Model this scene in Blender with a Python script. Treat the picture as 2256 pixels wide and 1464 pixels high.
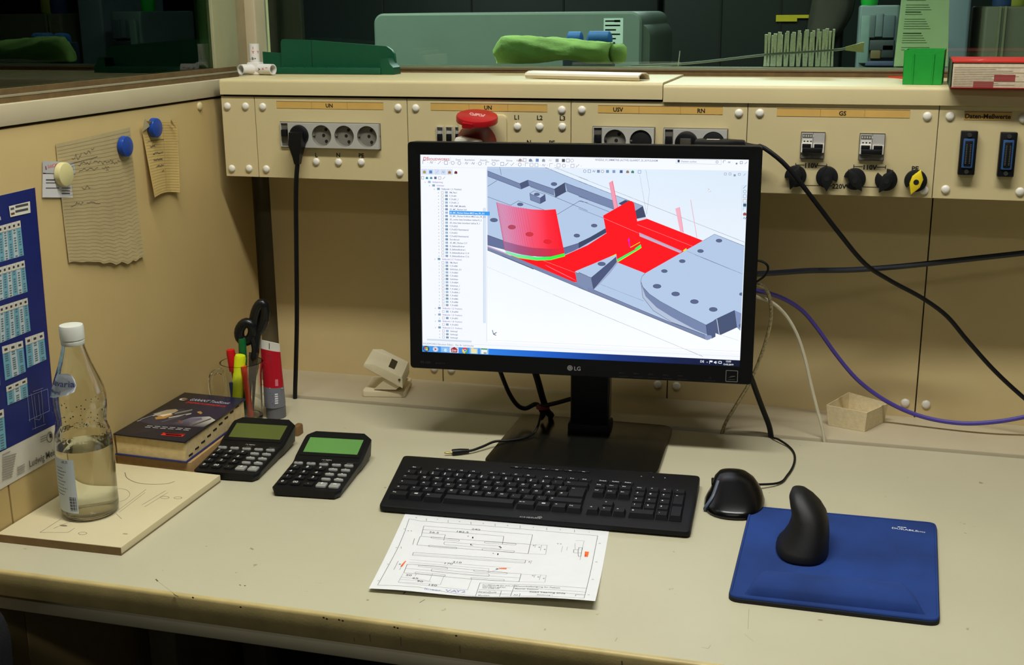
import bpy, bmesh, math, random
import numpy as np
from mathutils import Vector, Matrix

random.seed(7)
for o in list(bpy.data.objects): bpy.data.objects.remove(o, do_unlink=True)
scene = bpy.context.scene
COL = scene.collection
D = 0.72                       # height of the desk top above the floor

# ------------------------------------------------------------------ camera
CAM = np.array([0.8734, -2.1187, 0.7054]); YAW, PITCH, ROLL, FPX = 0.271, 0.2637, -0.008, 2638.57
IW, IH = 2256, 1464
def cam_axes():
    cy, sy, cp, sp = math.cos(YAW), math.sin(YAW), math.cos(PITCH), math.sin(PITCH)
    f = np.array([-sy*cp, cy*cp, -sp]); r = np.array([cy, sy, 0.]); u = np.cross(r, f)
    cr, sr = math.cos(ROLL), math.sin(ROLL)
    return np.array([cr*r+sr*u, -sr*r+cr*u, f])
RC = cam_axes()
cam_d = bpy.data.cameras.new('camera'); cam = bpy.data.objects.new('camera', cam_d); COL.objects.link(cam)
cam_d.sensor_width = 36; cam_d.lens = FPX/IW*36; cam_d.clip_start = .05; cam_d.clip_end = 60
m3 = Matrix([[RC[0][i], RC[1][i], -RC[2][i]] for i in range(3)])
cam.matrix_world = Matrix.Translation((CAM[0], CAM[1], CAM[2]+D)) @ m3.to_4x4()
scene.camera = cam

# ------------------------------------------------------------------ world, lamps, exposure
world = bpy.data.worlds.new('world'); scene.world = world; world.use_nodes = True
bg = world.node_tree.nodes['Background']; bg.inputs[0].default_value = (.8, .9, .8, 1); bg.inputs[1].default_value = .01
def area(name, loc, sx, sy, power, color, rot=(0, 0, 0)):
    l = bpy.data.lights.new(name, 'AREA'); l.shape = 'RECTANGLE'; l.size = sx; l.size_y = sy; l.energy = power; l.color = color
    o = bpy.data.objects.new(name, l); o.location = loc; o.rotation_euler = rot; COL.objects.link(o); return o
WARM = (1.0, .985, .94)
area('ceiling_lamp_desk', (.68, -1.0, D+1.93), 1.5, .16, 42, WARM)
area('fill_light_aisle', (.8, -3.0, D+1.93), 1.5, .16, 9, WARM)  # unseen fill light added behind the camera
area('ceiling_lamp_partition', (.75, .42, D+1.93), 1.5, .16, 26, (.95, 1.0, .88))
area('ceiling_lamp_hall', (.2, 3.0, D+1.93), 1.5, .3, 80, (.86, .97, 1.0))
area('fill_light_bay', (-.85, .3, D+1.93), .16, 1.2, 75, (.9, 1.0, .9))  # unseen light added to brighten the green curtain beyond the left pane
vs = scene.view_settings
vs.view_transform = 'Standard'; vs.look = 'None'; vs.exposure = 0.0; vs.gamma = 1.0; vs.use_curve_mapping = False

# ------------------------------------------------------------------ photograph pixel -> point on a real plane (desk coordinates, z = 0 on the desk)
def ray(u, v): return np.array([(u-IW/2)/FPX, -(v-IH/2)/FPX, 1.]) @ RC
def on(u, v, ax, val):
    d = ray(u, v); t = (val-CAM[ax])/d[ax]; return CAM+t*d
def desk(u, v, z=0.): return on(u, v, 2, z)
def back(u, v, y=0.): return on(u, v, 1, y)
def left(u, v, x=-.225): return on(u, v, 0, x)

# ------------------------------------------------------------------ colours and materials
def lin(c):
    c = [x/255. for x in c[:3]]
    return tuple(x/12.92 if x <= .04045 else ((x+.055)/1.055)**2.4 for x in c)
MATS = {}
def mat(name, rgb, rough=.5, metal=0., var=.06, scale=40., bump=0., spec=.5, fine=None, trans=0., ior=1.45, coat=0.):
    if name in MATS: return MATS[name]
    m = bpy.data.materials.new(name); m.use_nodes = True; nt = m.node_tree; b = nt.nodes['Principled BSDF']
    c = lin(rgb)
    tc = nt.nodes.new('ShaderNodeTexCoord'); nz = nt.nodes.new('ShaderNodeTexNoise'); nz.inputs['Scale'].default_value = scale; nz.inputs['Detail'].default_value = 5
    nt.links.new(tc.outputs['Object'], nz.inputs['Vector'])
    rp = nt.nodes.new('ShaderNodeValToRGB'); nt.links.new(nz.outputs['Fac'], rp.inputs['Fac'])
    rp.color_ramp.elements[0].position = .3; rp.color_ramp.elements[1].position = .7
    rp.color_ramp.elements[0].color = tuple(x*(1-var) for x in c)+(1,); rp.color_ramp.elements[1].color = tuple(min(1, x*(1+var)) for x in c)+(1,)
    nt.links.new(rp.outputs['Color'], b.inputs['Base Color'])
    b.inputs['Roughness'].default_value = rough; b.inputs['Metallic'].default_value = metal
    b.inputs['Specular IOR Level'].default_value = spec; b.inputs['Transmission Weight'].default_value = trans; b.inputs['IOR'].default_value = ior
    b.inputs['Coat Weight'].default_value = coat
    if bump:
        n2 = nt.nodes.new('ShaderNodeTexNoise'); n2.inputs['Scale'].default_value = fine or scale*12; nt.links.new(tc.outputs['Object'], n2.inputs['Vector'])
        bp = nt.nodes.new('ShaderNodeBump'); bp.inputs['Strength'].default_value = bump; bp.inputs['Distance'].default_value = .001
        nt.links.new(n2.outputs['Fac'], bp.inputs['Height']); nt.links.new(bp.outputs['Normal'], b.inputs['Normal'])
    MATS[name] = m; return m
def attr_mat(name, rough=.6, emit=0., coat=0.):
    if name in MATS: return MATS[name]
    m = bpy.data.materials.new(name); m.use_nodes = True; nt = m.node_tree; b = nt.nodes['Principled BSDF']
    a = nt.nodes.new('ShaderNodeAttribute'); a.attribute_name = 'Col'
    if emit:
        b.inputs['Base Color'].default_value = (.01, .01, .01, 1); nt.links.new(a.outputs['Color'], b.inputs['Emission Color']); b.inputs['Emission Strength'].default_value = emit
    else: nt.links.new(a.outputs['Color'], b.inputs['Base Color'])
    b.inputs['Roughness'].default_value = rough; b.inputs['Coat Weight'].default_value = coat
    MATS[name] = m; return m
def pane_mat(name, tint, refl=.5, rough=.0):
    m = bpy.data.materials.new(name); m.use_nodes = True; nt = m.node_tree; nt.nodes.remove(nt.nodes['Principled BSDF'])
    out = nt.nodes['Material Output']; tr = nt.nodes.new('ShaderNodeBsdfTransparent'); tr.inputs[0].default_value = tint+(1,)
    gl = nt.nodes.new('ShaderNodeBsdfGlossy'); gl.inputs['Roughness'].default_value = rough; gl.inputs[0].default_value = (.9, 1, .93, 1)
    fr = nt.nodes.new('ShaderNodeFresnel'); fr.inputs[0].default_value = 1.5
    mx = nt.nodes.new('ShaderNodeMixShader'); nt.links.new(fr.outputs[0], mx.inputs[0]); nt.links.new(tr.outputs[0], mx.inputs[1]); nt.links.new(gl.outputs[0], mx.inputs[2])
    nt.links.new(mx.outputs[0], out.inputs[0]); return m

# ------------------------------------------------------------------ mesh builder
def rpoly(w, d, r, n=5, cx=0., cy=0.):
    r = min(r, w/2-1e-5, d/2-1e-5); p = []
    for sx, sy, a0 in ((1, -1, -90), (1, 1, 0), (-1, 1, 90), (-1, -1, 180)):
        for k in range(n+1):
            a = math.radians(a0+90*k/n); p.append((cx+sx*(w/2-r)+r*math.cos(a), cy+sy*(d/2-r)+r*math.sin(a)))
    return p
def circ(r, n=24, cx=0., cy=0., ry=None, a0=0.): return [(cx+r*math.cos(a0+2*math.pi*k/n), cy+(ry or r)*math.sin(a0+2*math.pi*k/n)) for k in range(n)]
def round_quad(pts, r, n=5):
    """rounded-corner polygon from a list of corner points"""
    out = []; N = len(pts); P = [Vector(p[:2]) for p in pts]
    for i in range(N):
        a, b, c = P[i-1], P[i], P[(i+1) % N]; u = (a-b).normalized(); w = (c-b).normalized()
        p0, p1 = b+u*r, b+w*r
        for k in range(n+1):
            t = k/n; out.append(tuple((1-t)**2*p0+2*t*(1-t)*b+t*t*p1))
    return out
def area2(p): return sum(p[i-1][0]*p[i][1]-p[i][0]*p[i-1][1] for i in range(len(p)))/2
def ccw(p): return list(p) if area2(p) > 0 else list(p)[::-1]
def inset(p, d):
    out = []; N = len(p)
    for i in range(N):
        a, b, c = Vector(p[i-1]), Vector(p[i]), Vector(p[(i+1) % N])
        e1 = (b-a); e2 = (c-b)
        if e1.length < 1e-9: e1 = e2
        if e2.length < 1e-9: e2 = e1
        n1 = Vector((-e1.y, e1.x)).normalized(); n2 = Vector((-e2.y, e2.x)).normalized(); m = n1+n2
        m = m/max(m.length_squared/2, .35) if m.length > 1e-6 else n1
        out.append(tuple(b+m*d))
    return out
def smooth_path(pts, seg=6):
    P = [Vector(p) for p in pts]
    if len(P) < 3: return P
    Q = [P[0]*2-P[1]]+P+[P[-1]*2-P[-2]]; out = []
    for i in range(1, len(Q)-2):
        p0, p1, p2, p3 = Q[i-1:i+3]
        for k in range(seg):
            t = k/seg; out.append(.5*((2*p1)+(p2-p0)*t+(2*p0-5*p1+4*p2-p3)*t*t+(3*p1-p0-3*p2+p3)*t**3))
    out.append(P[-1]); return out
class MB:
    def __init__(s, M=None): s.v = []; s.f = []; s.M = M
    def pts(s, ps):
        i = len(s.v)
        for p in ps:
            p = Vector(p); s.v.append(s.M @ p if s.M is not None else p)
        return list(range(i, i+len(ps)))
    def face(s, *ids): s.f.append(ids)
    def poly(s, ps): s.f.append(tuple(s.pts(ps))); return s
    def box(s, x0, y0, z0, x1, y1, z1):
        i = s.pts([(x, y, z) for z in (z0, z1) for x, y in ((x0, y0), (x1, y0), (x1, y1), (x0, y1))])
        for q in ((3, 2, 1, 0), (4, 5, 6, 7), (0, 1, 5, 4), (1, 2, 6, 5), (2, 3, 7, 6), (3, 0, 4, 7)): s.f.append(tuple(i[k] for k in q))
        return s
    def loft(s, rings, cap0=True, cap1=True, closed=True):
        R = [s.pts(r) for r in rings]; n = len(R[0])
        for a, b in zip(R, R[1:]):
            for k in range(n if closed else n-1): s.f.append((a[k], a[(k+1) % n], b[(k+1) % n], b[k]))
        if cap0: s.f.append(tuple(R[0][::-1]))
        if cap1: s.f.append(tuple(R[-1]))
        return s
    def slab(s, poly, z0, z1, bev=0., bev0=0.):
        """extruded 2-D outline with bevelled top (bev) and bottom (bev0) edges; z1 may be a function of x, y"""
        p = ccw(poly); zf = z1 if callable(z1) else (lambda x, y: z1); rings = []
        if bev0: rings.append([(x, y, z0) for x, y in inset(p, bev0)]); rings.append([(x, y, z0+bev0) for x, y in p])
        else: rings.append([(x, y, z0) for x, y in p])
        if bev:
            rings.append([(x, y, zf(x, y)-bev) for x, y in p])
            rings.append([(x, y, zf(x, y)-bev*.3) for x, y in inset(p, bev*.3)])
            rings.append([(x, y, zf(x, y)) for x, y in inset(p, bev)])
        else: rings.append([(x, y, zf(x, y)) for x, y in p])
        return s.loft(rings)
    def rbox(s, x0, y0, z0, x1, y1, z1, r=.003, bev=None):
        b = r*.6 if bev is None else bev
        return s.slab(rpoly(x1-x0, y1-y0, r, 3, (x0+x1)/2, (y0+y1)/2), z0, z1, b, b)
    def cyl(s, p0, p1, r0, r1=None, n=16, cap=True):
        p0, p1 = Vector(p0), Vector(p1); r1 = r0 if r1 is None else r1; d = (p1-p0).normalized()
        a = d.orthogonal().normalized(); b = d.cross(a)
        ring = lambda c, r: [c+(a*math.cos(2*math.pi*k/n)+b*math.sin(2*math.pi*k/n))*r for k in range(n)]
        return s.loft([ring(p0, r0), ring(p1, r1)], cap, cap)
    def lathe(s, prof, n=28, c=(0, 0, 0), cap0=True, cap1=True):
        return s.loft([[(c[0]+r*math.cos(2*math.pi*k/n), c[1]+r*math.sin(2*math.pi*k/n), c[2]+z) for k in range(n)] for r, z in prof], cap0, cap1)
    def tube(s, pts, r, n=8, seg=6, smooth=True):
        P = smooth_path(pts, seg) if smooth else [Vector(p) for p in pts]; rings = []; a = None
        for i, p in enumerate(P):
            d = (P[min(i+1, len(P)-1)]-P[max(i-1, 0)])
            d = d.normalized() if d.length > 1e-9 else Vector((0, 0, 1))
            a = d.orthogonal().normalized() if a is None else (a-d*a.dot(d)).normalized()
            b = d.cross(a); rr = r(i/(len(P)-1)) if callable(r) else r
            rings.append([p+(a*math.cos(2*math.pi*k/n)+b*math.sin(2*math.pi*k/n))*rr for k in range(n)])
        return s.loft(rings)
    def dome(s, c, nrm, r, h, n=14):
        c = Vector(c); d = Vector(nrm).normalized(); a = d.orthogonal().normalized(); b = d.cross(a); rings = []
        for t, k in ((0, 1), (.35, .97), (.7, .82), (.92, .5), (1, .18)):
            rings.append([c+d*h*t+(a*math.cos(2*math.pi*j/n)+b*math.sin(2*math.pi*j/n))*r*k for j in range(n)])
        return s.loft(rings)
    def grid(s, fn, nu, nv, thick=None):
        """sheet fn(i/nu, j/nv); thick gives it a second side along fn's normal-ish offset"""
        ids = [s.pts([fn(i/nu, j/nv) for i in range(nu+1)]) for j in range(nv+1)]
        for j in range(nv):
            for i in range(nu): s.f.append((ids[j][i], ids[j][i+1], ids[j+1][i+1], ids[j+1][i]))
        if thick:
            t = Vector(thick); id2 = [s.pts([Vector(fn(i/nu, j/nv))+t for i in range(nu+1)]) for j in range(nv+1)]
            for j in range(nv):
                for i in range(nu): s.f.append((id2[j][i], id2[j+1][i], id2[j+1][i+1], id2[j][i+1]))
            edge = [(0, i) for i in range(nu+1)]+[(j, nu) for j in range(1, nv+1)]+[(nv, i) for i in range(nu-1, -1, -1)]+[(j, 0) for j in range(nv-1, -1, -1)]
            for (j0, i0), (j1, i1) in zip(edge, edge[1:]): s.f.append((ids[j0][i0], id2[j0][i0], id2[j1][i1], ids[j1][i1]))
        return s
    def mesh(s, name, inv=None, angle=35, recalc=True):
        me = bpy.data.meshes.new(name)
        me.from_pydata([tuple(inv @ v) if inv is not None else tuple(v) for v in s.v], [], s.f); me.validate()
        if recalc:
            bm = bmesh.new(); bm.from_mesh(me); bmesh.ops.recalc_face_normals(bm, faces=bm.faces); bm.to_mesh(me); bm.free()
        me.polygons.foreach_set('use_smooth', [True]*len(me.polygons)); me.set_sharp_from_angle(angle=math.radians(angle)); return me
ROOT = {}
def tag(o, label=None, cat=None, group=None, kind=None):
    if label: o['label'] = label
    if cat: o['category'] = cat
    if group: o['group'] = group
    if kind: o['kind'] = kind
    return o
def thing(name, label, cat, loc=(0, 0, 0), rotz=0., group=None, kind=None):
    """an Empty at the thing's base; loc in desk coordinates"""
    o = bpy.data.objects.new(name, None); COL.objects.link(o); o.empty_display_size = .02
    M = Matrix.Translation((loc[0], loc[1], loc[2]+D)) @ Matrix.Rotation(rotz, 4, 'Z')
    o.location = (loc[0], loc[1], loc[2]+D); o.rotation_euler = (0, 0, rotz); ROOT[o.name] = M
    return tag(o, label, cat, group, kind)
UP = Matrix.Translation((0, 0, D))
def part(name, mb, m, parent, world=False, angle=35, recalc=True, label=None):
    """mesh child; world=True: the builder holds desk coordinates, else the thing's own coordinates"""
    M = ROOT[parent.name]; me = mb.mesh(name, (M.inverted() @ UP) if world else None, angle, recalc) if isinstance(mb, MB) else mb
    if m is not None and not me.materials: me.materials.append(m)
    o = bpy.data.objects.new(name, me); COL.objects.link(o); o.parent = parent; ROOT[o.name] = M
    if label: o['label'] = label
    return o
def single(name, mb, m, label, cat, loc=(0, 0, 0), world=True, group=None, kind=None, angle=35):
    """a thing that is one mesh"""
    M = Matrix.Translation((loc[0], loc[1], loc[2]+D)); me = mb.mesh(name, (M.inverted() @ UP) if world else None, angle)
    me.materials.append(m); o = bpy.data.objects.new(name, me); COL.objects.link(o); o.location = (loc[0], loc[1], loc[2]+D); ROOT[o.name] = M
    return tag(o, label, cat, group, kind)
def dup_part(src, parent, loc=(0, 0, 0), rot=(0, 0, 0)):
    c = src.copy(); COL.objects.link(c); c.parent = parent; c.location = loc; c.rotation_euler = rot; ROOT[c.name] = ROOT[parent.name]; return c

# ------------------------------------------------------------------ flat print (lettering, drawings, screens) as thin coloured faces
TXT = {}; BOLD = [.012]
def text_mesh(s):
    key_ = (s, BOLD[0])
    if key_ not in TXT:
        cu = bpy.data.curves.new('t', 'FONT'); cu.body = s; cu.size = 1.; cu.resolution_u = 2; cu.offset = BOLD[0]
        ob = bpy.data.objects.new('t', cu); COL.objects.link(ob)
        me = ob.to_mesh(); vv = [(v.co.x, v.co.y) for v in me.vertices]; ff = [tuple(p.vertices) for p in me.polygons]
        ob.to_mesh_clear(); bpy.data.objects.remove(ob); bpy.data.curves.remove(cu); TXT[key_] = (vv, ff)
    return TXT[key_]
class Print:
    def __init__(s, step=None): s.it = []; s.k = 0; s.step = step
    def poly(s, pts, col, keep=False):
        if not keep: s.k += 1
        s.it.append((list(pts), [tuple(range(len(pts)))], col, s.k)); return s
    def rect(s, x0, y0, x1, y1, col, keep=False):
        if s.step and abs(x1-x0) > s.step:
            n = int(abs(x1-x0)/s.step)+1
            if not keep: s.k += 1
            for i in range(n): s.it.append(([(x0+(x1-x0)*i/n, y0), (x0+(x1-x0)*(i+1)/n, y0), (x0+(x1-x0)*(i+1)/n, y1), (x0+(x1-x0)*i/n, y1)], [(0, 1, 2, 3)], col, s.k))
            return s
        return s.poly([(x0, y0), (x1, y0), (x1, y1), (x0, y1)], col, keep)
    def line(s, pts, w, col, keep=True):
        if not keep or s.k == 0: s.k += 1
        for (x0, y0), (x1, y1) in zip(pts, pts[1:]):
            L = math.hypot(x1-x0, y1-y0)
            if L < 1e-9: continue
            nx, ny = -(y1-y0)/L*w/2, (x1-x0)/L*w/2; n = int(L/s.step)+1 if s.step else 1
            for i in range(n):
                a, b = i/n, (i+1)/n; ax, ay, bx, by = x0+(x1-x0)*a, y0+(y1-y0)*a, x0+(x1-x0)*b, y0+(y1-y0)*b
                s.it.append(([(ax+nx, ay+ny), (bx+nx, by+ny), (bx-nx, by-ny), (ax-nx, ay-ny)], [(0, 1, 2, 3)], col, s.k))
        return s
    def frame(s, x0, y0, x1, y1, w, col): return s.line([(x0, y0), (x1, y0), (x1, y1), (x0, y1), (x0, y0)], w, col)
    def ell(s, cx, cy, rx, ry, col, n=16, keep=False): return s.poly(circ(rx, n, cx, cy, ry), col, keep)
    def ring(s, cx, cy, rx, ry, w, col, n=20): return s.line(circ(rx, n, cx, cy, ry)+[(cx+rx, cy)], w, col)
    def text(s, t, x, y, h, col, align='l', sx=1., ang=0., keep=True, shear=0.):
        """h = capital height"""
        vv, ff = text_mesh(t)
        if not vv: return s
        k = h/.73; xs = [v[0] for v in vv]; w = max(xs); off = 0 if align == 'l' else (-w/2 if align == 'c' else -w)
        c, sn = math.cos(ang), math.sin(ang); P = []
        for a, b in vv:
            X = (a+off)*k*sx+shear*b*k; Y = b*k; P.append((x+c*X-sn*Y, y+sn*X+c*Y))
        if not keep or s.k == 0: s.k += 1
        s.it.append((P, ff, col, s.k+.5)); return s
    def build(s, name, mapf, parent, m, eps=6e-5, world=False, label=None):
        V, F, Cc = [], [], []
        for pts, ff, col, k in s.it:
            b = len(V); V += [tuple(mapf(x, y, k*eps)) for x, y in pts]; F += [tuple(i+b for i in f) for f in ff]
            if isinstance(col, list): Cc += [lin(c) for c in col]
            else: Cc += [lin(col)]*len(pts)
        inv = (ROOT[parent.name].inverted() @ UP) if world else None
        me = bpy.data.meshes.new(name); me.from_pydata([tuple(inv @ Vector(v)) if inv is not None else v for v in V], [], F)
        a = me.color_attributes.new('Col', 'FLOAT_COLOR', 'POINT'); a.data.foreach_set('color', [x for c in Cc for x in (*c, 1.)])
        me.materials.append(m); o = bpy.data.objects.new(name, me); COL.objects.link(o); o.parent = parent; ROOT[o.name] = ROOT[parent.name]
        if label: o['label'] = label
        return o
def homog(px, loc):
    A = []; B = []
    for (u, v), (x, y) in zip(px, loc):
        A.append([u, v, 1, 0, 0, 0, -u*x, -v*x]); B.append(x); A.append([0, 0, 0, u, v, 1, -u*y, -v*y]); B.append(y)
    h = np.append(np.linalg.solve(np.array(A, float), np.array(B, float)), 1).reshape(3, 3)
    def f(u, v):
        q = h @ np.array([u, v, 1.]); return (q[0]/q[2], q[1]/q[2])
    return f
PRINT = attr_mat('printed_ink', .6); GLOSSY_PRINT = attr_mat('glossy_print', .25)
CREAM = mat('cream_painted_panel', (203, 187, 140), .45, var=.03, scale=9, bump=.06, fine=700)
CAPM = mat('white_plastic_cap', (226, 221, 206), .35, var=.02)
BLACKP = mat('black_plastic', (14, 15, 16), .4, var=.1, spec=.3)
BLACKM = mat('black_matte_plastic', (17, 18, 19), .6, var=.1, spec=.3)
CABLEB = mat('black_cable', (12, 13, 15), .5, var=.1, spec=.3)
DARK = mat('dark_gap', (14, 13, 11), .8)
STEEL = mat('bright_steel', (190, 188, 182), .3, 1.)
# ================================================================== THE SETTING
XL, YR = -.225, -.165
FLOORM = mat('dark_industrial_floor', (50, 48, 44), .6, var=.12, scale=6)
WALLM = mat('room_wall_paint', (62, 60, 54), .8, var=.04, scale=3)
HALLM = mat('dark_hall_wall', (34, 44, 38), .85, var=.2, scale=1.5)
CEILM = mat('ceiling_paint', (112, 110, 102), .9, var=.03)
def struct(name, mb, m): return single(name, mb, m, None, None, kind='structure')
struct('floor', MB().box(-5, -5.2, -D-.05, 5.5, 6.2, -D), FLOORM)
struct('ceiling', MB().box(-5, -5.2, 1.98, 5.5, 6.2, 2.05), CEILM)
struct('wall_front', MB().box(-5, -5.2, -D, 5.5, -5.1, 1.98), WALLM)
struct('wall_right', MB().box(5.4, -5.1, -D, 5.5, 6.1, 1.98), WALLM)
struct('wall_far', MB().box(-5, 6.1, -D, 5.5, 6.2, 1.98), HALLM)
struct('wall_far_left', MB().box(-5, -5.1, -D, -4.9, 6.1, 1.98), HALLM)

# back partition below the sockets: cream panels with recessed seams
wb = thing('wall_back', None, None, (.6, 0, -D), kind='structure')
part('core', MB().box(-.245, .016, -D, 3.0, .075, .555), mat('shaded_recess_paint', (112, 100, 70), .7), wb, True)  # cream with the shade of the seams and corner put into its colour
seams = [.1443+.4385*k for k in range(-1, 7)]; seams[0] = -.205
CAP = MB().dome((0, 0, 0), (0, -1, 0), .0078, .0045).mesh('cap'); CAP.materials.append(CAPM)
for a, b in zip(seams, seams[1:]):
    pn = part('wall_panel', MB().box(a+.0012, 0, -.6, b-.0012, .016, .43), mat('warm_cream_panel', (205, 184, 133), .5, var=.03, scale=9, bump=.06, fine=700), wb, True)
    for x in (a+.0175, b-.0175):
        if a < -.2 and x < a+.05: continue
        part('cap', CAP, None, pn).location = (x-.6, 0, .0295+D)
# left partition: panels, dark joint, sill, glazing rails
wl = thing('wall_left', None, None, (XL, -.8, -D), kind='structure')
part('core', MB().box(XL-.06, -.965, -D, XL-.02, .075, .556), mat('shaded_recess_paint', (112, 100, 70), .7), wl, True)  # same shade-darkened cream behind the left panels
for a, b in ((-.965, -.8025), (-.8, -.0285)):
    pn = part('wall_panel', MB().slab([(a, -.6), (b, -.6), (b, .5537), (a, .5537)], 0, .02, .002), mat('brown_cream_panel', (184, 160, 106), .5, var=.03, scale=9, bump=.06, fine=700), wl, True)  # one even cream, darker and browner than the back panels
    me = pn.data
    for v in me.vertices:      # outline was drawn in y, z: stand it up as the wall face
        w = ROOT[pn.name] @ v.co; w = Vector((XL-.02+(w.z-D), w.x, w.y+D)); v.co = ROOT[pn.name].inverted() @ w
    bm = bmesh.new(); bm.from_mesh(me); bmesh.ops.recalc_face_normals(bm, faces=bm.faces); bm.to_mesh(me); bm.free()
CAPX = MB().dome((0, 0, 0), (1, 0, 0), .0078, .0045).mesh('cap'); CAPX.materials.append(CREAM)
p = left(439, 234); part('cap', CAPX, None, wl).location = (0, p[1]+.8, p[2]+D)
SILL = mat('sill_paint', (186, 173, 140), .5, var=.04, scale=14, bump=.05)
GASK = mat('brown_glazing_putty', (96, 74, 40), .6, var=.2, scale=60, bump=.2)
ALU = mat('dull_bead', (150, 140, 112), .4, .3)
sill = struct('trim_1', MB().slab([(-.965, .5575), (.0, .5575), (.0, .5865), (-.965, .5865)], 0, .004, .0015), SILL)
for v in sill.data.vertices: v.co = (XL-.001+v.co.z, v.co.x, v.co.y)
bm = bmesh.new(); bm.from_mesh(sill.data); bmesh.ops.recalc_face_normals(bm, faces=bm.faces); bm.to_mesh(sill.data); bm.free()
# glazing
GLASS = pane_mat('green_tinted_pane', (.84, .94, .88)); GLASS2 = pane_mat('green_tinted_side_pane', (.76, .90, .82))
w2 = thing('window_2', None, None, (-.255, -.8, .56), kind='structure')
part('sill_board', MB().box(-.30, -.965, .56, -.223, .05, .5855), SILL, w2, True)
part('gasket', MB().box(-.262, -.965, .5855, -.243, -.02, .5925), GASK, w2, True)
part('glazing_bead', MB().rbox(-.266, -.965, .5925, -.244, -.02, .5965, .0015), ALU, w2, True)
part('gasket', MB().box(-.263, -.965, .5965, -.247, -.02, .6045), GASK, w2, True)
part('stile', MB().rbox(-.285, -.092, .60, -.250, -.002, 1.98, .002), mat('green_grey_stile', (150, 148, 112), .5, var=.03), w2, True)
part('pane', MB().box(-.262, -.965, .604, -.256, -.09, 1.975), GLASS2, w2, True)
w1 = thing('window_1', None, None, (.6, .1, .56), kind='structure')
part('sill_board', MB().box(-.29, .076, .5, 3.0, .2, .586), SILL, w1, True)
part('gasket', MB().box(-.24, .088, .586, 3.0, .112, .5945), GASK, w1, True)
part('glazing_bead', MB().rbox(-.24, .086, .5945, 3.0, .114, .5985, .0015), mat('brown_bead', (104, 88, 64), .35, .2), w1, True)
part('gasket', MB().box(-.24, .092, .5985, 3.0, .108, .602), mat('clear_seal', (120, 130, 100), .3), w1, True)
part('pane', MB().box(-.255, .097, .602, 3.0, .103, 1.975), GLASS, w1, True)
struct('trim_2', MB().rbox(-.2665, .055, .56, -.2405, .115, 1.98, .003), SILL)
struct('trim_3', MB().rbox(-.285, .0, .5, -.262, .075, 1.98, .003), mat('jamb_paint', (152, 138, 104), .5))
# ledge behind the desk
struct('trim_4', MB().slab([(-.205, -.1505), (3.0, -.1505), (3.0, 0), (-.205, 0)], -.03, .0045, .0015), mat('ledge_laminate', (188, 176, 146), .45, var=.03, scale=12, bump=.05))

# ================================================================== THE DESK
LAM = mat('desk_laminate', (190, 184, 155), .33, var=.035, scale=5, bump=.03, fine=900)
nt = LAM.node_tree        # scratches and small stains with a shape of their own
bs = nt.nodes['Principled BSDF']; src = bs.inputs['Base Color'].links[0].from_socket
tc = next(n for n in nt.nodes if n.type == 'TEX_COORD'); vo = nt.nodes.new('ShaderNodeTexNoise'); vo.inputs['Scale'].default_value = 55; vo.inputs['Detail'].default_value = 2
nt.links.new(tc.outputs['Object'], vo.inputs['Vector']); cr = nt.nodes.new('ShaderNodeValToRGB'); cr.color_ramp.elements[0].position = .735; cr.color_ramp.elements[1].position = .78
nt.links.new(vo.outputs['Fac'], cr.inputs['Fac']); mixn = nt.nodes.new('ShaderNodeMixRGB'); mixn.inputs[2].default_value = lin((150, 138, 96))+(1,)
nt.links.new(cr.outputs['Color'], mixn.inputs[0]); nt.links.new(src, mixn.inputs[1]); nt.links.new(mixn.outputs[0], bs.inputs['Base Color'])
dk = thing('desk', 'long cream laminate workbench desk with a worn yellowed front edge', 'desk', (.8, -.53, -D))
YF, YB = -.917, -.157
part('desk_top', MB().box(-.2235, YF+.006, -.035, 2.4, YB, 0), LAM, dk, True)
prof = [(YF+.0062, -.0351), (YF+.001, -.0351), (YF, -.033), (YF, -.0045), (YF+.0008, -.0018), (YF+.0025, -.0004), (YF+.0062, .0001)]
part('edge_band', MB().loft([[(x, y, z) for y, z in prof] for x in (-.2235, 2.4)]), mat('yellowed_edge_band', (190, 170, 112), .4, var=.12, scale=30, bump=.1), dk, True)
part('apron', MB().rbox(-.2, YF+.011, -.062, 2.38, YF+.035, -.0375, .002), mat('apron_paint', (150, 142, 116), .5, var=.05, scale=20), dk, True)
for x0, x1 in ((-.19, -.14), (2.30, 2.35)):
    part('leg', MB().rbox(x0, -.56, -D, x1, -.50, -.036, .004), mat('apron_paint', (150, 142, 116)), dk, True)
    part('leg', MB().rbox(x0, -.26, -D, x1, -.20, -.036, .004), mat('apron_paint', (150, 142, 116)), dk, True)
part('modesty_panel', MB().box(-.19, -.215, -.55, 2.3, -.2, -.036), mat('modesty_board', (70, 66, 56), .7), dk, True)
pr = Print()              # nicks and burn marks in the laminate
def DM(x, y, h): return (x, y, .00004+h*.2)
for pts, w in (([(343, 1275), (348, 1280)], .0016), ([(349, 1281), (385, 1308)], .0005), ([(384, 1309), (393, 1314)], .0015), ([(527, 1287), (531, 1289)], .001), ([(538, 1289), (541, 1290)], .002),
               ([(893, 1303), (889, 1307)], .002), ([(924, 1327), (936, 1320)], .0009), ([(1355, 1412), (1360, 1404)], .0008), ([(1650, 1340), (1648, 1385)], .0005), ([(1640, 1396), (1660, 1412)], .0004), ([(1545, 1425), (1560, 1428), (1566, 1420)], .0006), ([(808, 1320), (812, 1322)], .003)):
    pr.line([tuple(desk(*q)[:2]) for q in pts], w, (74, 66, 46) if w > .0008 and w < .0025 else (150, 140, 104))
pr.build('scratches', DM, dk, PRINT, world=True)
pr = Print()
def EM(x, z, h): return (x, YF-.00005-h*.2, z)
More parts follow.
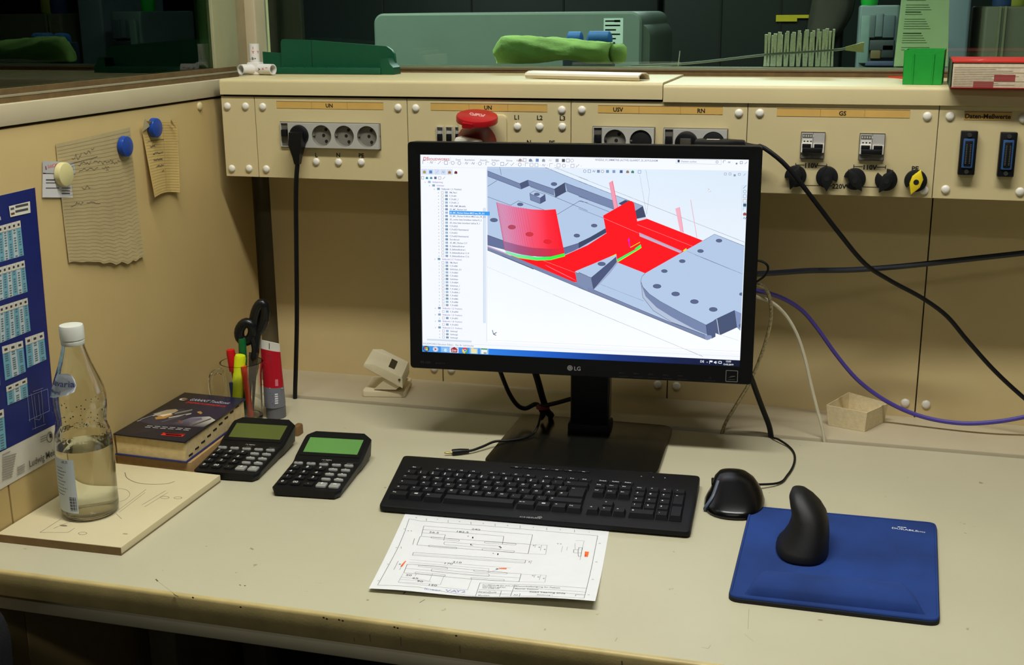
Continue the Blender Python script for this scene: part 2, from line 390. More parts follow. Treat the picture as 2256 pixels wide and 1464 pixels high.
for u, v in ((713, 1358), (720, 1361), (747, 1363), (755, 1365), (869, 1379), (876, 1381), (1005, 1398), (425, 1314), (530, 1335)):
    q = back(u, v, YF); pr.ell(q[0], q[2]-.001, .0015, .0012, (70, 58, 32), 8, True)
for u, v, L in ((883, 1412, .012), (815, 1405, .01), (1013, 1430, .01), (780, 1408, .006), (1370, 1462, .008)):
    q = back(u, v, YF); pr.line([(q[0], q[2]+L/2), (q[0]+.0005, q[2]-L/2)], .0016, (120, 108, 80))
pr.build('edge_marks', EM, dk, PRINT, world=True)

# ================================================================== SOCKET TRUNKING
TRK = thing('socket_trunking', 'long cream socket trunking with switch panels under the back window', 'trunking', (.6, -.08, .417))
X0, PW, ZB, ZT, XB = -.139, .2868, .4175, .5590, -.2045
def rk(u, v, y=YR): q = back(u, v, y); return q[0], q[2]
part('body', MB().box(XB+.002, YR+.003, ZB+.001, 3.0, -.0005, .562), mat('trunking_inside', (120, 110, 88), .6), TRK, True)
px = [XB, X0]+[X0+PW*k for k in range(1, 11)]
PANELS = [part('front_panel', MB().box(a+.0007, YR, ZB, b-.0007, YR+.0028, ZT), CREAM, TRK, True) for a, b in zip(px, px[1:])]
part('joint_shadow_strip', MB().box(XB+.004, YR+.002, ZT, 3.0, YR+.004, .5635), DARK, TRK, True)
YL = -.1692
def shelf(x0, x1, z0, z1):
    pr_ = [(.0865, z0+.012), (.0865, z1), (YL+.006, z1), (YL+.0025, z1-.0008), (YL+.0006, z1-.0028), (YL, z1-.006), (YL, z0), (YL+.012, z0), (YL+.012, z0+.012)]
    return part('shelf_board', MB().loft([[(x, y, z) for y, z in pr_] for x in (x0, x1)]), CREAM, TRK, True)
shelf(-.203, .5855, .5628, .5895); shelf(.5868, 3.0, .5590, .5862)
TZ1, TZ2 = .5895, .5862
CAPR = MB().dome((0, 0, 0), (0, -1, 0), .0067, .004).mesh('cap'); CAPR.materials.append(CAPM)
def wloc(o, x, y, z): o.location = ROOT[o.name].inverted() @ Vector((x, y, z+D))
for u, v in [(501, 234), (541, 234), (511, 371), (549, 371), (579, 235), (587, 372), (877, 237), (881, 381), (697, 356), (746, 357), (796, 357), (916, 238), (1238, 242), (1140, 279), (1189, 279), (1239, 279),
             (1282, 242), (1628, 249), (1674, 249), (2043, 256), (2036, 419), (2093, 256), (2083, 417), (2247, 422), (2254, 261), (1170, 330), (1218, 331), (920, 386), (1245, 392), (1288, 395), (1640, 405)]:
    x, z = rk(u, v); wloc(part('cap', CAPR, None, TRK), x, YR, z)
BOLD[0] = .03
# yellow marking strips with their lettering
YEL = mat('yellow_marking_strip', (205, 165, 88), .45, var=.05, scale=40)
def strip(u0, v0, u1, v1, divs, words):
    (a, zt_), (b, zb_) = rk(u0, v0), rk(u1, v1); zc = (rk(u0, (v0+v1)/2)[1]+rk(u1, (v0+v1)/2)[1])/2
    h = .0118/2; s_ = part('marking_strip', MB().box(a, YR-.0006, zc-h, b, YR+.0005, zc+h), YEL, TRK, True)
    P = Print()
    for k in range(1, divs): P.line([(a+(b-a)*k/divs, zc-h), (a+(b-a)*k/divs, zc+h)], .0004, (120, 92, 40))
    P.line([(a, zc+h), (b, zc+h)], .0007, (110, 88, 50))
    for t, u in words: P.text(t, rk(u, v0)[0], zc-.0035, .0068, (26, 22, 14), 'c')
    P.build('lettering', lambda x, z, e: (x, YR-.0007-e, z), s_, PRINT, world=True)
strip(609, 224, 845, 240, 3, [('UN', 725)]); strip(949, 227, 1206, 246, 3, [('UN', 1075)]); strip(1318, 232, 1592, 252, 3, [('USV', 1362), ('RN', 1545)])
strip(1712, 238, 2004, 260, 3, [('GS', 1857)]); strip(2125, 246, 2228, 265, 1, [('Daten-Meßwerte', 2177)])
P = Print(); INK = (24, 22, 18)
for t, u, v, h in [('L', 697, 341, .0075), ('N', 745, 341, .0075), ('PE', 796, 342, .0075), ('L1', 1138, 258, .0075), ('L2', 1189, 259, .0075), ('L3', 1239, 260, .0075), ('N', 1165, 313, .0075), ('PE', 1216, 314, .0075),
                   ('110V', 1787, 364, .0075), ('110V', 1916, 368, .0075), ('220V', 1849, 410, .0075), ('PE', 2016, 371, .0075)]:
    x, z = rk(u, v); P.text(t, x, z-h/2, h, INK, 'c')
for (u0, v0), (u1, v1) in [((1753, 363), (1773, 363.5)), ((1801, 364.5), (1821, 365)), ((1881, 366.5), (1901, 367)), ((1931, 368), (1951, 368)), ((1773, 408), (1834, 409.5)), ((1864, 410.5), (1943, 412.5))]:
    P.line([rk(u0, v0), rk(u1, v1)], .0011, INK)
for u, v in [(1753, 363), (1821, 365), (1881, 366.5), (1951, 368)]:
    x, z = rk(u, v); P.line([(x, z-.003), (x, z+.003)], .0011, INK)
for u, v in [(697, 349), (745, 349), (796, 349), (1138, 271), (1189, 271), (1239, 272)]:
    x, z = rk(u, v); P.line([(x, z-.0016), (x, z+.0016)], .0011, INK)
P.build('lettering', lambda x, z, e: (x, YR-.0001-e, z), TRK, PRINT, world=True)
BOLD[0] = .012
# earthed sockets
SGREY = mat('grey_socket_plastic', (176, 174, 164), .4, var=.03); SWELL = mat('socket_well', (118, 115, 104), .45, var=.05); HOLE = mat('pin_hole', (12, 11, 10), .7)
def XZ(x, z, y): return (x, y, z)
S = .0425; n = 32
ring = [(S/2*.86*math.cos(2*math.pi*k/n), S/2*.86*math.sin(2*math.pi*k/n)) for k in range(n)]
def sqpt(a):
    c, s_ = math.cos(a), math.sin(a); k = S/2/max(abs(c), abs(s_)); return c*k, s_*k
sq = [sqpt(2*math.pi*k/n) for k in range(n)]
mb = MB(); mb.loft([[(x, .001, z) for x, z in sq], [(x, -.0095, z) for x, z in sq], [(x, -.0095, z) for x, z in ring], [(x, -.001, z) for x, z in ring]], False, False); SOCK = mb.mesh('socket'); SOCK.materials.append(SGREY)
mb = MB(); mb.loft([[(x*1.0, -.0092, z*1.0) for x, z in ring], [(x*.93, -.0022, z*.93) for x, z in ring]], False, True); WELL = mb.mesh('socket_well'); WELL.materials.append(SWELL)
HOLEM = MB().cyl((0, -.0026, 0), (0, -.0016, 0), .0029, n=12).mesh('pin_hole'); HOLEM.materials.append(HOLE)
CLIP = MB().box(-.0022, -.007, -.0012, .0022, -.001, .0012).mesh('earth_clip'); CLIP.materials.append(STEEL)
def socket(x, z):
    s_ = part('socket', SOCK, None, TRK); wloc(s_, x, YR, z)
    part('socket_well', WELL, None, s_)
    for a, rr in ((75, .0105), (0, .016), (-75, .0105), (180, .002)):
        part('pin_hole', HOLEM, None, s_).location = (rr*math.cos(math.radians(a))+.003, 0, rr*math.sin(math.radians(a)))
    for a in (178, -62): part('earth_clip', CLIP, None, s_).location = (.0165*math.cos(math.radians(a)), 0, .0165*math.sin(math.radians(a)))
    return s_
def switch_module(x, z, w=.0135, h=.0425):
    s_ = part('switch_module', MB().loft([[(x+a, YR+.001, z+b) for a, b in ((-w/2, -h/2), (w/2, -h/2), (w/2, h/2), (-w/2, h/2))], [(x+a, YR-.004, z+b) for a, b in ((-w/2, -h/2), (w/2, -h/2), (w/2, h/2), (-w/2, h/2))],
        [(x+a*.8, YR-.004, z+b*.94) for a, b in ((-w/2, -h/2), (w/2, -h/2), (w/2, h/2), (-w/2, h/2))], [(x+a*.8, YR-.0005, z+b*.94) for a, b in ((-w/2, -h/2), (w/2, -h/2), (w/2, h/2), (-w/2, h/2))]]), SGREY, TRK, True)
    part('toggle', MB().rbox(x-w*.3, YR-.009, z-.003, x+w*.3, YR-.001, z+.009, .001), BLACKP, s_, True)
    Q = Print()
    for k in range(3): Q.line([(x-w*.28, z-.0105-k*.0028), (x+w*.2, z-.0105-k*.0028)], .0009, (70, 68, 62))
    Q.build('lettering', lambda a, b, e: (a, YR-.0006-e, b), s_, PRINT, world=True)
def row(u0, u1, vc, sw=True, nsock=4):
    x0 = rk(u0, vc)[0]; z = (rk(u0, vc)[1]+rk(u1, vc)[1])/2; x1 = rk(u1, vc)[0]; w = S*nsock
    a = x1-w
    part('mounting_frame', MB().box(x0-.001, YR-.0015, z-S/2-.0012, x1+.001, YR+.001, z+S/2+.0012), mat('dark_frame', (96, 93, 84), .4), TRK, True)
    if sw: switch_module((x0+a)/2, z, a-x0)
    for k in range(nsock): socket(a+S*(k+.5), z)
    return [a+S*(k+.5) for k in range(nsock)], z
s1, z1 = row(620, 838, 298); s3, z3 = row(1307, 1442, 309, True, 2); s4, z4 = row(1463, 1602, 313, True, 2)
for k in range(3): switch_module(*rk(971+k*20, 306), .0125)
# double circuit breakers with black toggles
for (u0, v0, u1, v1) in ((1766, 290, 1815, 349), (1895, 293, 1946, 353)):
    (a, t), (b, bt) = rk(u0, v0), rk(u1, v1)
    s_ = part('circuit_breaker', MB().box(a, YR-.003, bt, b, YR+.001, t), SGREY, TRK, True)
    zc = (t+bt)/2; m_ = (a+b)/2
    for c in ((a+m_)/2, (b+m_)/2): part('toggle_window', MB().box(c-.0085, YR-.006, zc-.011, c+.0085, YR-.0028, zc+.003), CAPM, s_, True); part('toggle', MB().rbox(c-.0065, YR-.0085, zc-.004, c+.0065, YR-.005, zc+.0025, .001), BLACKP, s_, True)
    part('toggle_bar', MB().rbox(a+.003, YR-.016, zc-.0105, b-.003, YR-.006, zc-.003, .0015), BLACKP, s_, True)
    Q = Print(); Q.rect(a, bt, b, zc-.0115, (120, 116, 106)); Q.line([(m_, bt), (m_, t)], .0006, (70, 68, 62))
    Q.rect(a+.002, t-.009, m_-.001, t-.003, (88, 84, 76)); Q.rect(m_+.001, t-.018, b-.002, t-.003, (170, 166, 160)); Q.rect(a+.002, t-.018, m_-.001, t-.010, (214, 210, 200))
    for k in range(3): Q.rect(a+.004+k*.005, t-.0155, a+.0065+k*.005, t-.0135, (60, 40, 34), True)
    for k in range(5): Q.rect(a+.003+k*.0036, t-.0075, a+.005+k*.0036, t-.0045, (190, 186, 176), True)
    Q.frame(a, bt, b, t, .0009, (62, 58, 50)); Q.line([(a+.003, bt+.007), (a+.017, bt+.007)], .0008, (60, 58, 52)); Q.line([(a+.003, bt+.004), (a+.013, bt+.004)], .0008, (60, 58, 52))
    Q.build('lettering', lambda x, z, e: (x, YR-.0031-e, z), s_, PRINT, world=True)
# screw terminals
def knob(u, v, ang, axis, m):
    x, z = rk(u, v); M = Matrix.Translation((x, YR, z)) @ Matrix.Rotation(math.pi/2, 4, 'X')
    R_ = .0168; N = 22; a0 = math.radians(ang)
    prof = [(0, 0)]+[(R_*math.cos(a0+.45+k/N*(2*math.pi-.9)), R_*math.sin(a0+.45+k/N*(2*math.pi-.9))) for k in range(N+1)]
    k_ = part('terminal', MB(M).slab(prof, 0, .010, .0008), BLACKM, TRK, True)
    c, s_ = math.cos(math.radians(axis)), math.sin(math.radians(axis))
    def rr(px_, py_): return (px_*c-py_*s_, px_*s_+py_*c)
    g = [rr(-.021, 0), rr(-.006, -.0085), rr(.007, -.0085), rr(.019, 0), rr(.006, .008), rr(-.006, .008)]
    gp = part('terminal_grip', MB(M).slab(g, .0095, .022, .002), m, k_, True)
    part('terminal_hole', MB(M).cyl((0, 0, .0215), (0, 0, .0223), .0042, n=14), HOLE, gp, True)
for u, v, a, x_ in ((1753, 387, 215, 70), (1822, 389, -50, 92), (1883, 393, 195, 125), (1952, 395, 115, 62)): knob(u, v, a, x_, BLACKM)
knob(2017, 397, 245, 72, mat('yellow_terminal', (226, 200, 30), .45))
# data connectors
for (u0, v0, u1, v1) in ((2117, 287, 2145, 384), (2204, 290, 2231, 388)):
    (a, t), (b, bt) = rk(u0, v0), rk(u1, v1)
    c_ = part('data_connector', MB().rbox(a, YR-.012, bt, b, YR+.001, t, .002, .0012), BLACKP, TRK, True)
    part('blue_shroud', MB().rbox(a+.004, YR-.0145, bt+.011, b-.004, YR-.011, t-.011, .002, .001), mat('blue_connector', (38, 74, 120), .4), c_, True)
    part('contact_block', MB().rbox(a+.0065, YR-.0155, bt+.014, b-.0065, YR-.0112, t-.014, .0015, .001), BLACKP, c_, True)
    for zz in (t-.0055, bt+.0055): part('screw', MB().cyl(((a+b)/2, YR-.015, zz), ((a+b)/2, YR-.011, zz), .0032, n=12), STEEL, c_, True)
    Q = Print()
    for k in range(12):
        for x in (-.0028, .0028): Q.rect((a+b)/2+x-.001, bt+.018+k*(t-bt-.036)/12, (a+b)/2+x+.001, bt+.0195+k*(t-bt-.036)/12, (70, 70, 64), True)
    Q.k = 1; Q.build('contacts', lambda x, z, e: (x, YR-.0156-e, z), c_, PRINT, world=True)
# red three-phase socket with its open lid
RED = mat('red_industrial_plastic', (168, 20, 26), .35, var=.06); RED2 = mat('deep_red_plastic', (120, 14, 18), .4)
x, z = rk(1052, 300); part('socket_plate', MB(Matrix.Translation((x+.01, YR, z-.004)) @ Matrix.Rotation(math.pi/2, 4, 'X')).slab(rpoly(.085, .082, .008), 0, .006, .002), CREAM, TRK, True)
cee = part('industrial_socket', MB().loft([[(x+r*math.cos(2*math.pi*k/28), YR-y, z-.010+r*math.sin(2*math.pi*k/28)-y*.35) for k in range(28)] for r, y in ((.036, .004), (.034, .02), (.0335, .035), (.032, .042), (.027, .042), (.026, .015))]), RED2, TRK, True)
x, z = rk(1047, 261, YR-.055); M = Matrix.Translation((x, YR-.045, z-.001)) @ Matrix.Rotation(math.radians(6), 4, 'Y') @ Matrix.Rotation(math.radians(12), 4, 'X')
lid = part('lid', MB(M).slab(circ(.0345, 32), -.004, .006, .003), RED, cee, True)
part('lid_lip', MB(M).box(-.014, -.037, -.006, .004, -.030, .002), RED, cee, True)
Q = Print()
for i in range(3):
    for k in range(9): Q.rect(-.014+k*.003, -.004+i*.0045, -.014+k*.003+.0021, -.001+i*.0045, (226, 190, 186), True) if (k*7+i*3) % 5 else None
Q.k = 1; Q.build('lid_lettering', lambda a, b, e: tuple(M @ Vector((a, b, .0061+e))), cee, PRINT, world=True)
x, z = rk(1032, 304, YR-.05); part('white_plug', MB(Matrix.Translation((x, YR-.05, z-.012)) @ Matrix.Rotation(.15, 4, 'Y')).slab(rpoly(.044, .03, .006), -.02, .012, .005), CAPM, cee, True)
# ================================================================== MONITOR
ma_, mt_ = .075, .0625
MC = Vector((.4753, -.286, .319))
ex = Vector((math.cos(ma_), math.sin(ma_), 0)); ey = Vector((-math.sin(ma_)*math.sin(mt_), math.cos(ma_)*math.sin(mt_), math.cos(mt_))); en = ex.cross(ey)
MM = Matrix(((ex.x, ey.x, en.x, MC.x), (ex.y, ey.y, en.y, MC.y), (ex.z, ey.z, en.z, MC.z), (0, 0, 0, 1)))
mon = thing('monitor', 'black widescreen monitor showing a drawing program with a grey and red part', 'monitor', (.478, -.26, 0), ma_)
SW, SH = .2592, .162
BZ = mat('monitor_black_plastic', (8, 8, 9), .45, var=.1, scale=300, bump=.1, spec=.3)
bx0, bx1, by0, by1 = -.2795, .2795, -.190, .1825
outer = rpoly(bx1-bx0, by1-by0, .006, 4, (bx0+bx1)/2, (by0+by1)/2); N4 = len(outer)//4
inner = []
for q, (sx, sy) in enumerate(((1, -1), (1, 1), (-1, 1), (-1, -1))): inner += [(sx*SW, sy*SH)]*N4
mb = MB(MM); mb.loft([[(x, y, -.004) for x, y in inner], [(x, y, .0015) for x, y in inner], [(x, y, .0025) for x, y in inset(outer, .001)], [(x, y, .0015) for x, y in outer], [(x, y, -.03) for x, y in outer], [(x*.9, y*.88, -.048) for x, y in outer]], False, True)
bez = part('bezel', mb, BZ, mon, True)
scr = part('screen', MB(MM).box(-SW-.001, -SH-.001, -.006, SW+.001, SH+.001, -.0015), mat('screen_glass', (8, 8, 9), .2), mon, True)
part('arm_mount', MB(MM).rbox(-.05, -.07, -.075, .05, .05, -.045, .006), BLACKM, mon, True)
YC = -.222     # stand column and foot
cM = Matrix.Translation((.482, YC, 0)) @ Matrix.Rotation(ma_, 4, 'Z')
part('stand_column', MB(cM).rbox(-.0325, -.002, .008, .0325, .034, .30, .003), mat('stand_black_plastic', (8, 8, 9), .4, var=.1, spec=.3), mon, True)
part('column_collar', MB(cM).rbox(-.0365, -.008, .006, .0365, .04, .022, .004), BLACKM, mon, True)
part('column_rail', MB(cM).box(.0327, .006, .03, .0345, .026, .29), mat('grey_rail', (120, 112, 90), .4), mon, True)
foot = [tuple(desk(u, v, .006)[:2]) for u, v in ((1078, 1022), (1150, 914), (1478, 941), (1440, 1060))]
foot[0] = (.345, -.402); foot[3] = (.624, -.385); foot[1] = (.347, -.158); foot[2] = (.617, -.158)
part('stand_foot', MB().slab(round_quad(foot, .022), 0, .008, .002), mat('stand_foot_gloss', (20, 20, 16), .22, var=.15, scale=200), mon, True)
Q = Print(); Q.ell(-.011, -.177, .0046, .0046, (120, 116, 114), 20); Q.ell(-.0105, -.1765, .0028, .0028, (84, 80, 80), 16); Q.ell(-.0105, -.1765, .0020, .0020, (128, 122, 120), 14)
Q.text('LG', -.0045, -.1805, .0068, (150, 148, 146))
Q.frame(.2385, -.1862, .2565, -.1685, .0008, (128, 128, 124)); Q.poly([(.242, -.180), (.247, -.177), (.253, -.1765), (.2525, -.178), (.246, -.1795)], (70, 70, 66)); Q.line([(.242, -.183), (.253, -.183)], .0007, (70, 70, 66))
for k in range(5): Q.line([(.068+k*.0235, -.1865), (.084+k*.0235, -.1865)], .0006, (42, 42, 40))
Q.line([(.205, -.1865), (.222, -.1865)], .0006, (42, 42, 40)); Q.ring(.214, -.182, .0014, .0014, .0005, (48, 48, 46))
for k in range(5): Q.text('MENU', .069+k*.0235, -.182, .0022, (38, 38, 36))
Q.text('IPS LED', -.262, -.181, .0040, (44, 44, 44)); Q.text('MONITOR', -.236, -.181, .0026, (36, 36, 36))
Q.build('lettering', lambda x, y, e: tuple(MM @ Vector((x, y, .0026+e))), mon, PRINT, world=True)

# ---- the picture on the screen: flat lit shapes, laid on the panel in the screen's own coordinates
SC = homog([(927, 336), (1650, 357), (1633, 803), (927.5, 772)], [(-SW, SH), (SW, SH), (SW, -SH), (-SW, -SH)])
def ZA(*pts): return [SC(880+x/4.881, 290+y/4.881) for x, y in pts]
def ZB_(*pts): return [SC(1280+x/4.881, 290+y/4.881) for x, y in pts]
def ZC(*pts): return [SC(880+x/4.881, 560+y/4.881) for x, y in pts]
def ZD(*pts): return [SC(1280+x/4.881, 560+y/4.881) for x, y in pts]
P = Print(); LT = (176, 197, 226); MD = (116, 131, 168); DKB = (74, 85, 120); EDG = (40, 48, 74); RDD = (252, 14, 26)
P.rect(-SW, -SH, SW, SH, (240, 244, 250))
# model view with its pale blue shading
vx0 = SC(1077, 500)[0]; vt = SC(1077, 364)[1]; vb = SC(1077, 750)[1]
P.poly([(vx0, vb), (SW, vb), (SW, vt), (vx0, vt)], [(246, 249, 254), (246, 249, 254), (216, 230, 244), (226, 237, 250)])
P.line(ZB_((0, 485), (1765, 1190)), .0006, (120, 125, 140)); P.line(ZC((955, 120), (2050, 575)), .0006, (150, 154, 170)); P.line(ZD((0, 535), (1330, 1080)), .0006, (130, 138, 160)); P.line(ZD((1500, 845), (1725, 915)), .0005, (150, 154, 170))
P.line(ZA((1695, 380), (2050, 520)), .0006, (120, 125, 140))
P.line(ZB_((655, 470), (730, 890), (760, 640), (720, 420)), .0005, (150, 152, 165))
# left half of the part
P.poly([SC(1077, 365), SC(1207, 368), SC(1421, 454), SC(1428, 478), SC(1350, 540), SC(1250, 560), SC(1160, 562), SC(1077, 524)], LT)
P.line(ZA((1595, 380), (2050, 568)), .0007, EDG); P.line(ZB_((0, 530), (690, 800)), .0007, EDG)
P.poly(ZA((965, 408), (1315, 548), (1332, 607), (965, 465)), MD); P.poly(ZA((1315, 548), (1405, 512), (1418, 572), (1332, 607)), DKB); P.poly(ZA((1405, 512), (1690, 612), (1690, 678), (1418, 572)), MD)
P.poly(ZA((1690, 612), (1805, 545), (1818, 640), (1702, 700)), (66, 76, 106)); P.poly(ZA((1805, 545), (2050, 640), (2050, 722), (1830, 635)), MD); P.poly(ZB_((0, 600), (380, 745), (380, 832), (0, 692)), MD)
for l in (((965, 408), (1315, 548), (1405, 512), (1690, 612), (1805, 545), (2050, 640)), ((965, 465), (1332, 607), (1418, 572), (1690, 678), (1702, 700), (1818, 640), (1830, 635), (2050, 722)), ((1100, 370), (1115, 455)), ((965, 575), (1070, 512)), ((965, 685), (1215, 778), (1300, 732), (1720, 882), (1960, 742), (2050, 760)), ((1430, 582), (2050, 845))):
    P.line(ZA(*l), .0005, EDG)
P.line(ZB_((0, 600), (380, 745)), .0005, EDG); P.line(ZB_((0, 692), (380, 832)), .0005, EDG); P.line(ZB_((0, 742), (30, 740), (330, 858)), .0005, EDG); P.line(ZB_((0, 820), (270, 925)), .0004, EDG)
P.poly(ZA((1425, 655), (1475, 625), (1590, 668), (1540, 705)), LT); P.poly(ZA((1425, 655), (1537, 705), (1537, 765), (1432, 725)), MD); P.poly(ZA((1537, 705), (1590, 668), (1596, 735), (1537, 765)), DKB)
P.line(ZA((1425, 655), (1475, 625), (1590, 668), (1537, 705), (1425, 655), (1432, 725), (1537, 765), (1596, 735), (1590, 668)), .0005, EDG)
def hole(fn, x, y, rx, ry, c=(88, 100, 136), e=EDG):
    (cx, cy), = fn((x, y)); (a, _), = fn((x+rx, y)); (_, b), = fn((x, y-ry)); P.ell(cx, cy, a-cx, b-cy, c); P.ring(cx, cy, a-cx, b-cy, .0005, e)
for x, y, a, b in ((1502, 665, 30, 15), (1320, 770, 32, 16), (1688, 558, 32, 18), (1032, 935, 41, 20), (1933, 1108, 32, 18)): hole(ZA, x, y, a, b)
hole(ZB_, 168, 1003, 32, 17)
up = ((960, 1095), (1200, 1180), (1450, 1235), (1640, 1248), (1800, 1235), (1950, 1190), (2050, 1140)); lo = ((2050, 1190), (1900, 1270), (1800, 1310), (1650, 1335), (1500, 1330), (1300, 1290), (1150, 1255), (960, 1205))
P.poly(ZA(*up, *lo), (98, 110, 150)); P.poly(ZB_((0, 1185), (120, 1130), (290, 1035), (300, 1078), (0, 1245)), (60, 70, 100)); P.line(ZA(*up), .0006, EDG); P.line(ZB_((0, 1185), (120, 1130), (290, 1035)), .0006, EDG)
P.poly(ZA((960, 1210), (1150, 1285), (1240, 1330), (1460, 1464), (960, 1258)), (190, 160, 195)); P.poly(ZA((960, 1225), (1180, 1310), (1560, 1464), (1460, 1464), (960, 1258)), (120, 132, 166))
P.poly(ZC((1120, 0), (1250, 0), (1925, 290), (1950, 180), (2050, 225), (2050, 385)), (120, 132, 168)); P.line(ZA((960, 1258), (1460, 1464)), .0006, EDG); P.line(ZC((1120, 0), (2050, 385)), .0006, EDG)
P.poly(ZB_((430, 770), (500, 735), (560, 748), (690, 800), (722, 912), (630, 962), (600, 880)), (62, 72, 102)); P.poly(ZB_((500, 735), (690, 800), (610, 850), (585, 760)), (150, 166, 196)); P.poly(ZB_((625, 935), (725, 915), (735, 935), (630, 972)), (205, 210, 225))
P.poly([SC(*q) for q in ((1126, 558), (1160, 566), (1205, 570), (1249, 560), (1300, 538), (1341.5, 512), (1334, 474), (1390, 443), (1397, 443), (1402, 448), (1409, 487), (1430.6, 481.6), (1552.5, 530), (1444, 590), (1426.5, 600), (1365, 576), (1363, 558), (1351, 563), (1280, 592), (1272, 597), (1277, 619), (1268, 618))], RDD)
P.poly(ZB_((650, 1080), (1110, 1280), (1085, 1300), (655, 1120)), (196, 172, 196)); P.line(ZB_((655, 1090), (1105, 1285)), .0004, (90, 70, 100)); P.line(ZB_((270, 925), (640, 1085)), .0004, (255, 150, 160)); P.line(ZB_((630, 995), (1220, 1230)), .0004, (255, 140, 150))
P.line(ZC((1570, 55), (1925, 190)), .0004, (255, 140, 150))
for k in range(16): P.line(ZC((1590+k*18, 100+k*9), (1650+k*18, 135+k*9)), .0004, (255, 120, 140))
# fan of tool paths
top = ((1060, 745), (1250, 795), (1450, 825), (1600, 832), (1705, 825)); bot = ((1800, 1300), (1640, 1330), (1450, 1325), (1300, 1300), (1150, 1260))
cl = [(206, 160, 196), (222, 120, 160), (240, 80, 110), (250, 40, 60), (252, 18, 36)]
for i in range(4): P.poly(ZA(top[i], top[i+1], bot[3-i], bot[4-i]), [cl[i], cl[i+1], cl[i+1], cl[i]], keep=i > 0)
mid = ((1135, 1160), (1300, 1205), (1450, 1235), (1640, 1248), (1790, 1238))
c2 = [(150, 116, 160), (160, 84, 126), (178, 62, 98), (206, 40, 70), (240, 22, 42)]
for i in range(4): P.poly(ZA(mid[i], mid[i+1], bot[3-i], bot[4-i]), [c2[i], c2[i+1], c2[i+1], c2[i]], keep=i > 0)
for k in range(22):
    t = k/22; f = t*t*.55
    a = (1060+645*f, 745+80*min(1, f*1.6)); b = (1150+650*f, 1260+60*f); P.line(ZA(a, b), .0003, (196-20*k//22, 70, 110), True)
for x, y, c in ((1228, 1012, (176, 70, 92)), (1420, 1090, (206, 50, 66)), (1615, 1170, (232, 30, 44))): hole(ZA, x, y, 41, 22, c, (150, 40, 60))
ga = ((1155, 1265), (1300, 1305), (1500, 1335), (1650, 1330), (1800, 1295)); gb = ((1805, 1325), (1650, 1365), (1500, 1370), (1300, 1342), (1160, 1290)); gc = [(140, 226, 190), (120, 232, 160), (70, 240, 110), (44, 246, 70), (40, 250, 60)]
for i in range(4): P.poly(ZA(ga[i], ga[i+1], gb[3-i], gb[4-i]), [gc[i], gc[i+1], gc[i+1], gc[i]], keep=i > 0)
P.line(ZA(*gb), .0006, (200, 240, 60))
# right half of the part
P.poly(ZD((0, 190), (135, 240), (160, 366), (1000, 720), (1355, 850), (1360, 895), (1380, 905), (0, 345)), (118, 132, 168)); P.line(ZD((0, 345), (1380, 905)), .0007, EDG)
P.poly(ZD((160, 366), (410, 75), (715, 195), (668, 270), (690, 450), (800, 590), (1000, 716)), LT); P.line(ZD((160, 370), (1000, 720), (1355, 850)), .0004, EDG); P.line(ZD((235, 310), (700, 490)), .0004, EDG)
P.poly(ZD((0, 158), (405, -12), (410, 28), (135, 240)), LT); P.poly(ZC((1912, 172), (2050, 115), (2050, 226)), LT); P.poly(ZC((1915, 180), (2050, 226), (2050, 385), (1935, 300)), (124, 138, 174)); P.line(ZC((1915, 180), (2050, 226)), .0006, EDG)
P.poly(ZD((0, 182), (135, 240), (160, 366), (0, 300)), (124, 138, 174)); P.line(ZD((0, 182), (135, 240), (160, 366)), .0006, EDG)
P.poly(ZD((135, 240), (405, 18), (412, 75), (160, 366)), DKB); P.poly(ZD((160, 366), (300, 210), (412, 70), (420, 85), (340, 190), (215, 320)), (150, 164, 196)); P.line(ZD((135, 240), (405, 18)), .0005, EDG)
hole(ZD, 248, 93, 42, 20)
P.poly(ZD((670, 290), (690, 450), (800, 590), (1000, 716), (1355, 850), (1370, 860), (1370, 745), (1000, 640), (760, 460)), (176, 190, 214))
P.poly(ZD((675, 320), (720, 440), (840, 560), (1000, 660), (1240, 790), (1380, 850), (1368, 742), (1100, 615), (880, 495), (760, 415)), MD)
P.poly([SC(1577, 516), SC(1641.6, 542), SC(1635.8, 690)]+ZD((1665, 590), (1480, 680), (1365, 745), (1100, 615), (880, 495), (760, 415), (690, 340), (668, 280), (680, 230), (715, 195))+[SC(1444, 590)], LT)
P.line(ZD((1365, 745), (1100, 615), (880, 495), (760, 415), (690, 340), (668, 280), (680, 230), (715, 195)), .0006, EDG); P.line(ZD((670, 290), (690, 450), (800, 590), (1000, 716), (1355, 850)), .0005, EDG)
P.line([SC(1552.5, 530), SC(1577, 516), SC(1641.6, 542)], .0006, EDG); P.line(ZD((1240, 0), (1745, 205)), .0005, EDG); P.line(ZB_((1160, 1280), (1600, 1464)), .0005, EDG)
P.poly(ZD((1365, 745), (1440, 705), (1455, 690), (1475, 680), (1505, 848), (1465, 832), (1465, 870), (1425, 890), (1380, 862)), (78, 90, 126)); P.poly(ZD((1478, 680), (1665, 590), (1690, 770), (1520, 848), (1505, 848)), (70, 82, 114))
P.poly(ZD((1665, 590), (1738, 622), (1728, 806), (1690, 770)), (128, 144, 184)); P.poly(ZD((1355, 850), (1420, 856), (1430, 880), (1400, 900), (1375, 906), (1358, 895)), (134, 148, 184))
P.line(ZD((1365, 745), (1440, 705), (1475, 680), (1665, 590), (1690, 770), (1520, 848)), .0005, EDG); P.line(ZD((1478, 682), (1505, 846)), .0009, (206, 216, 234)); P.line(ZD((1365, 745), (1380, 862)), .0005, EDG)
for x, y, a, b in ((920, 172, 32, 17), (842, 333, 43, 22), (1040, 415, 43, 22), (1240, 497, 43, 22), (1440, 580, 43, 22), (1110, 68, 32, 17)): hole(ZD, x, y, a, b)
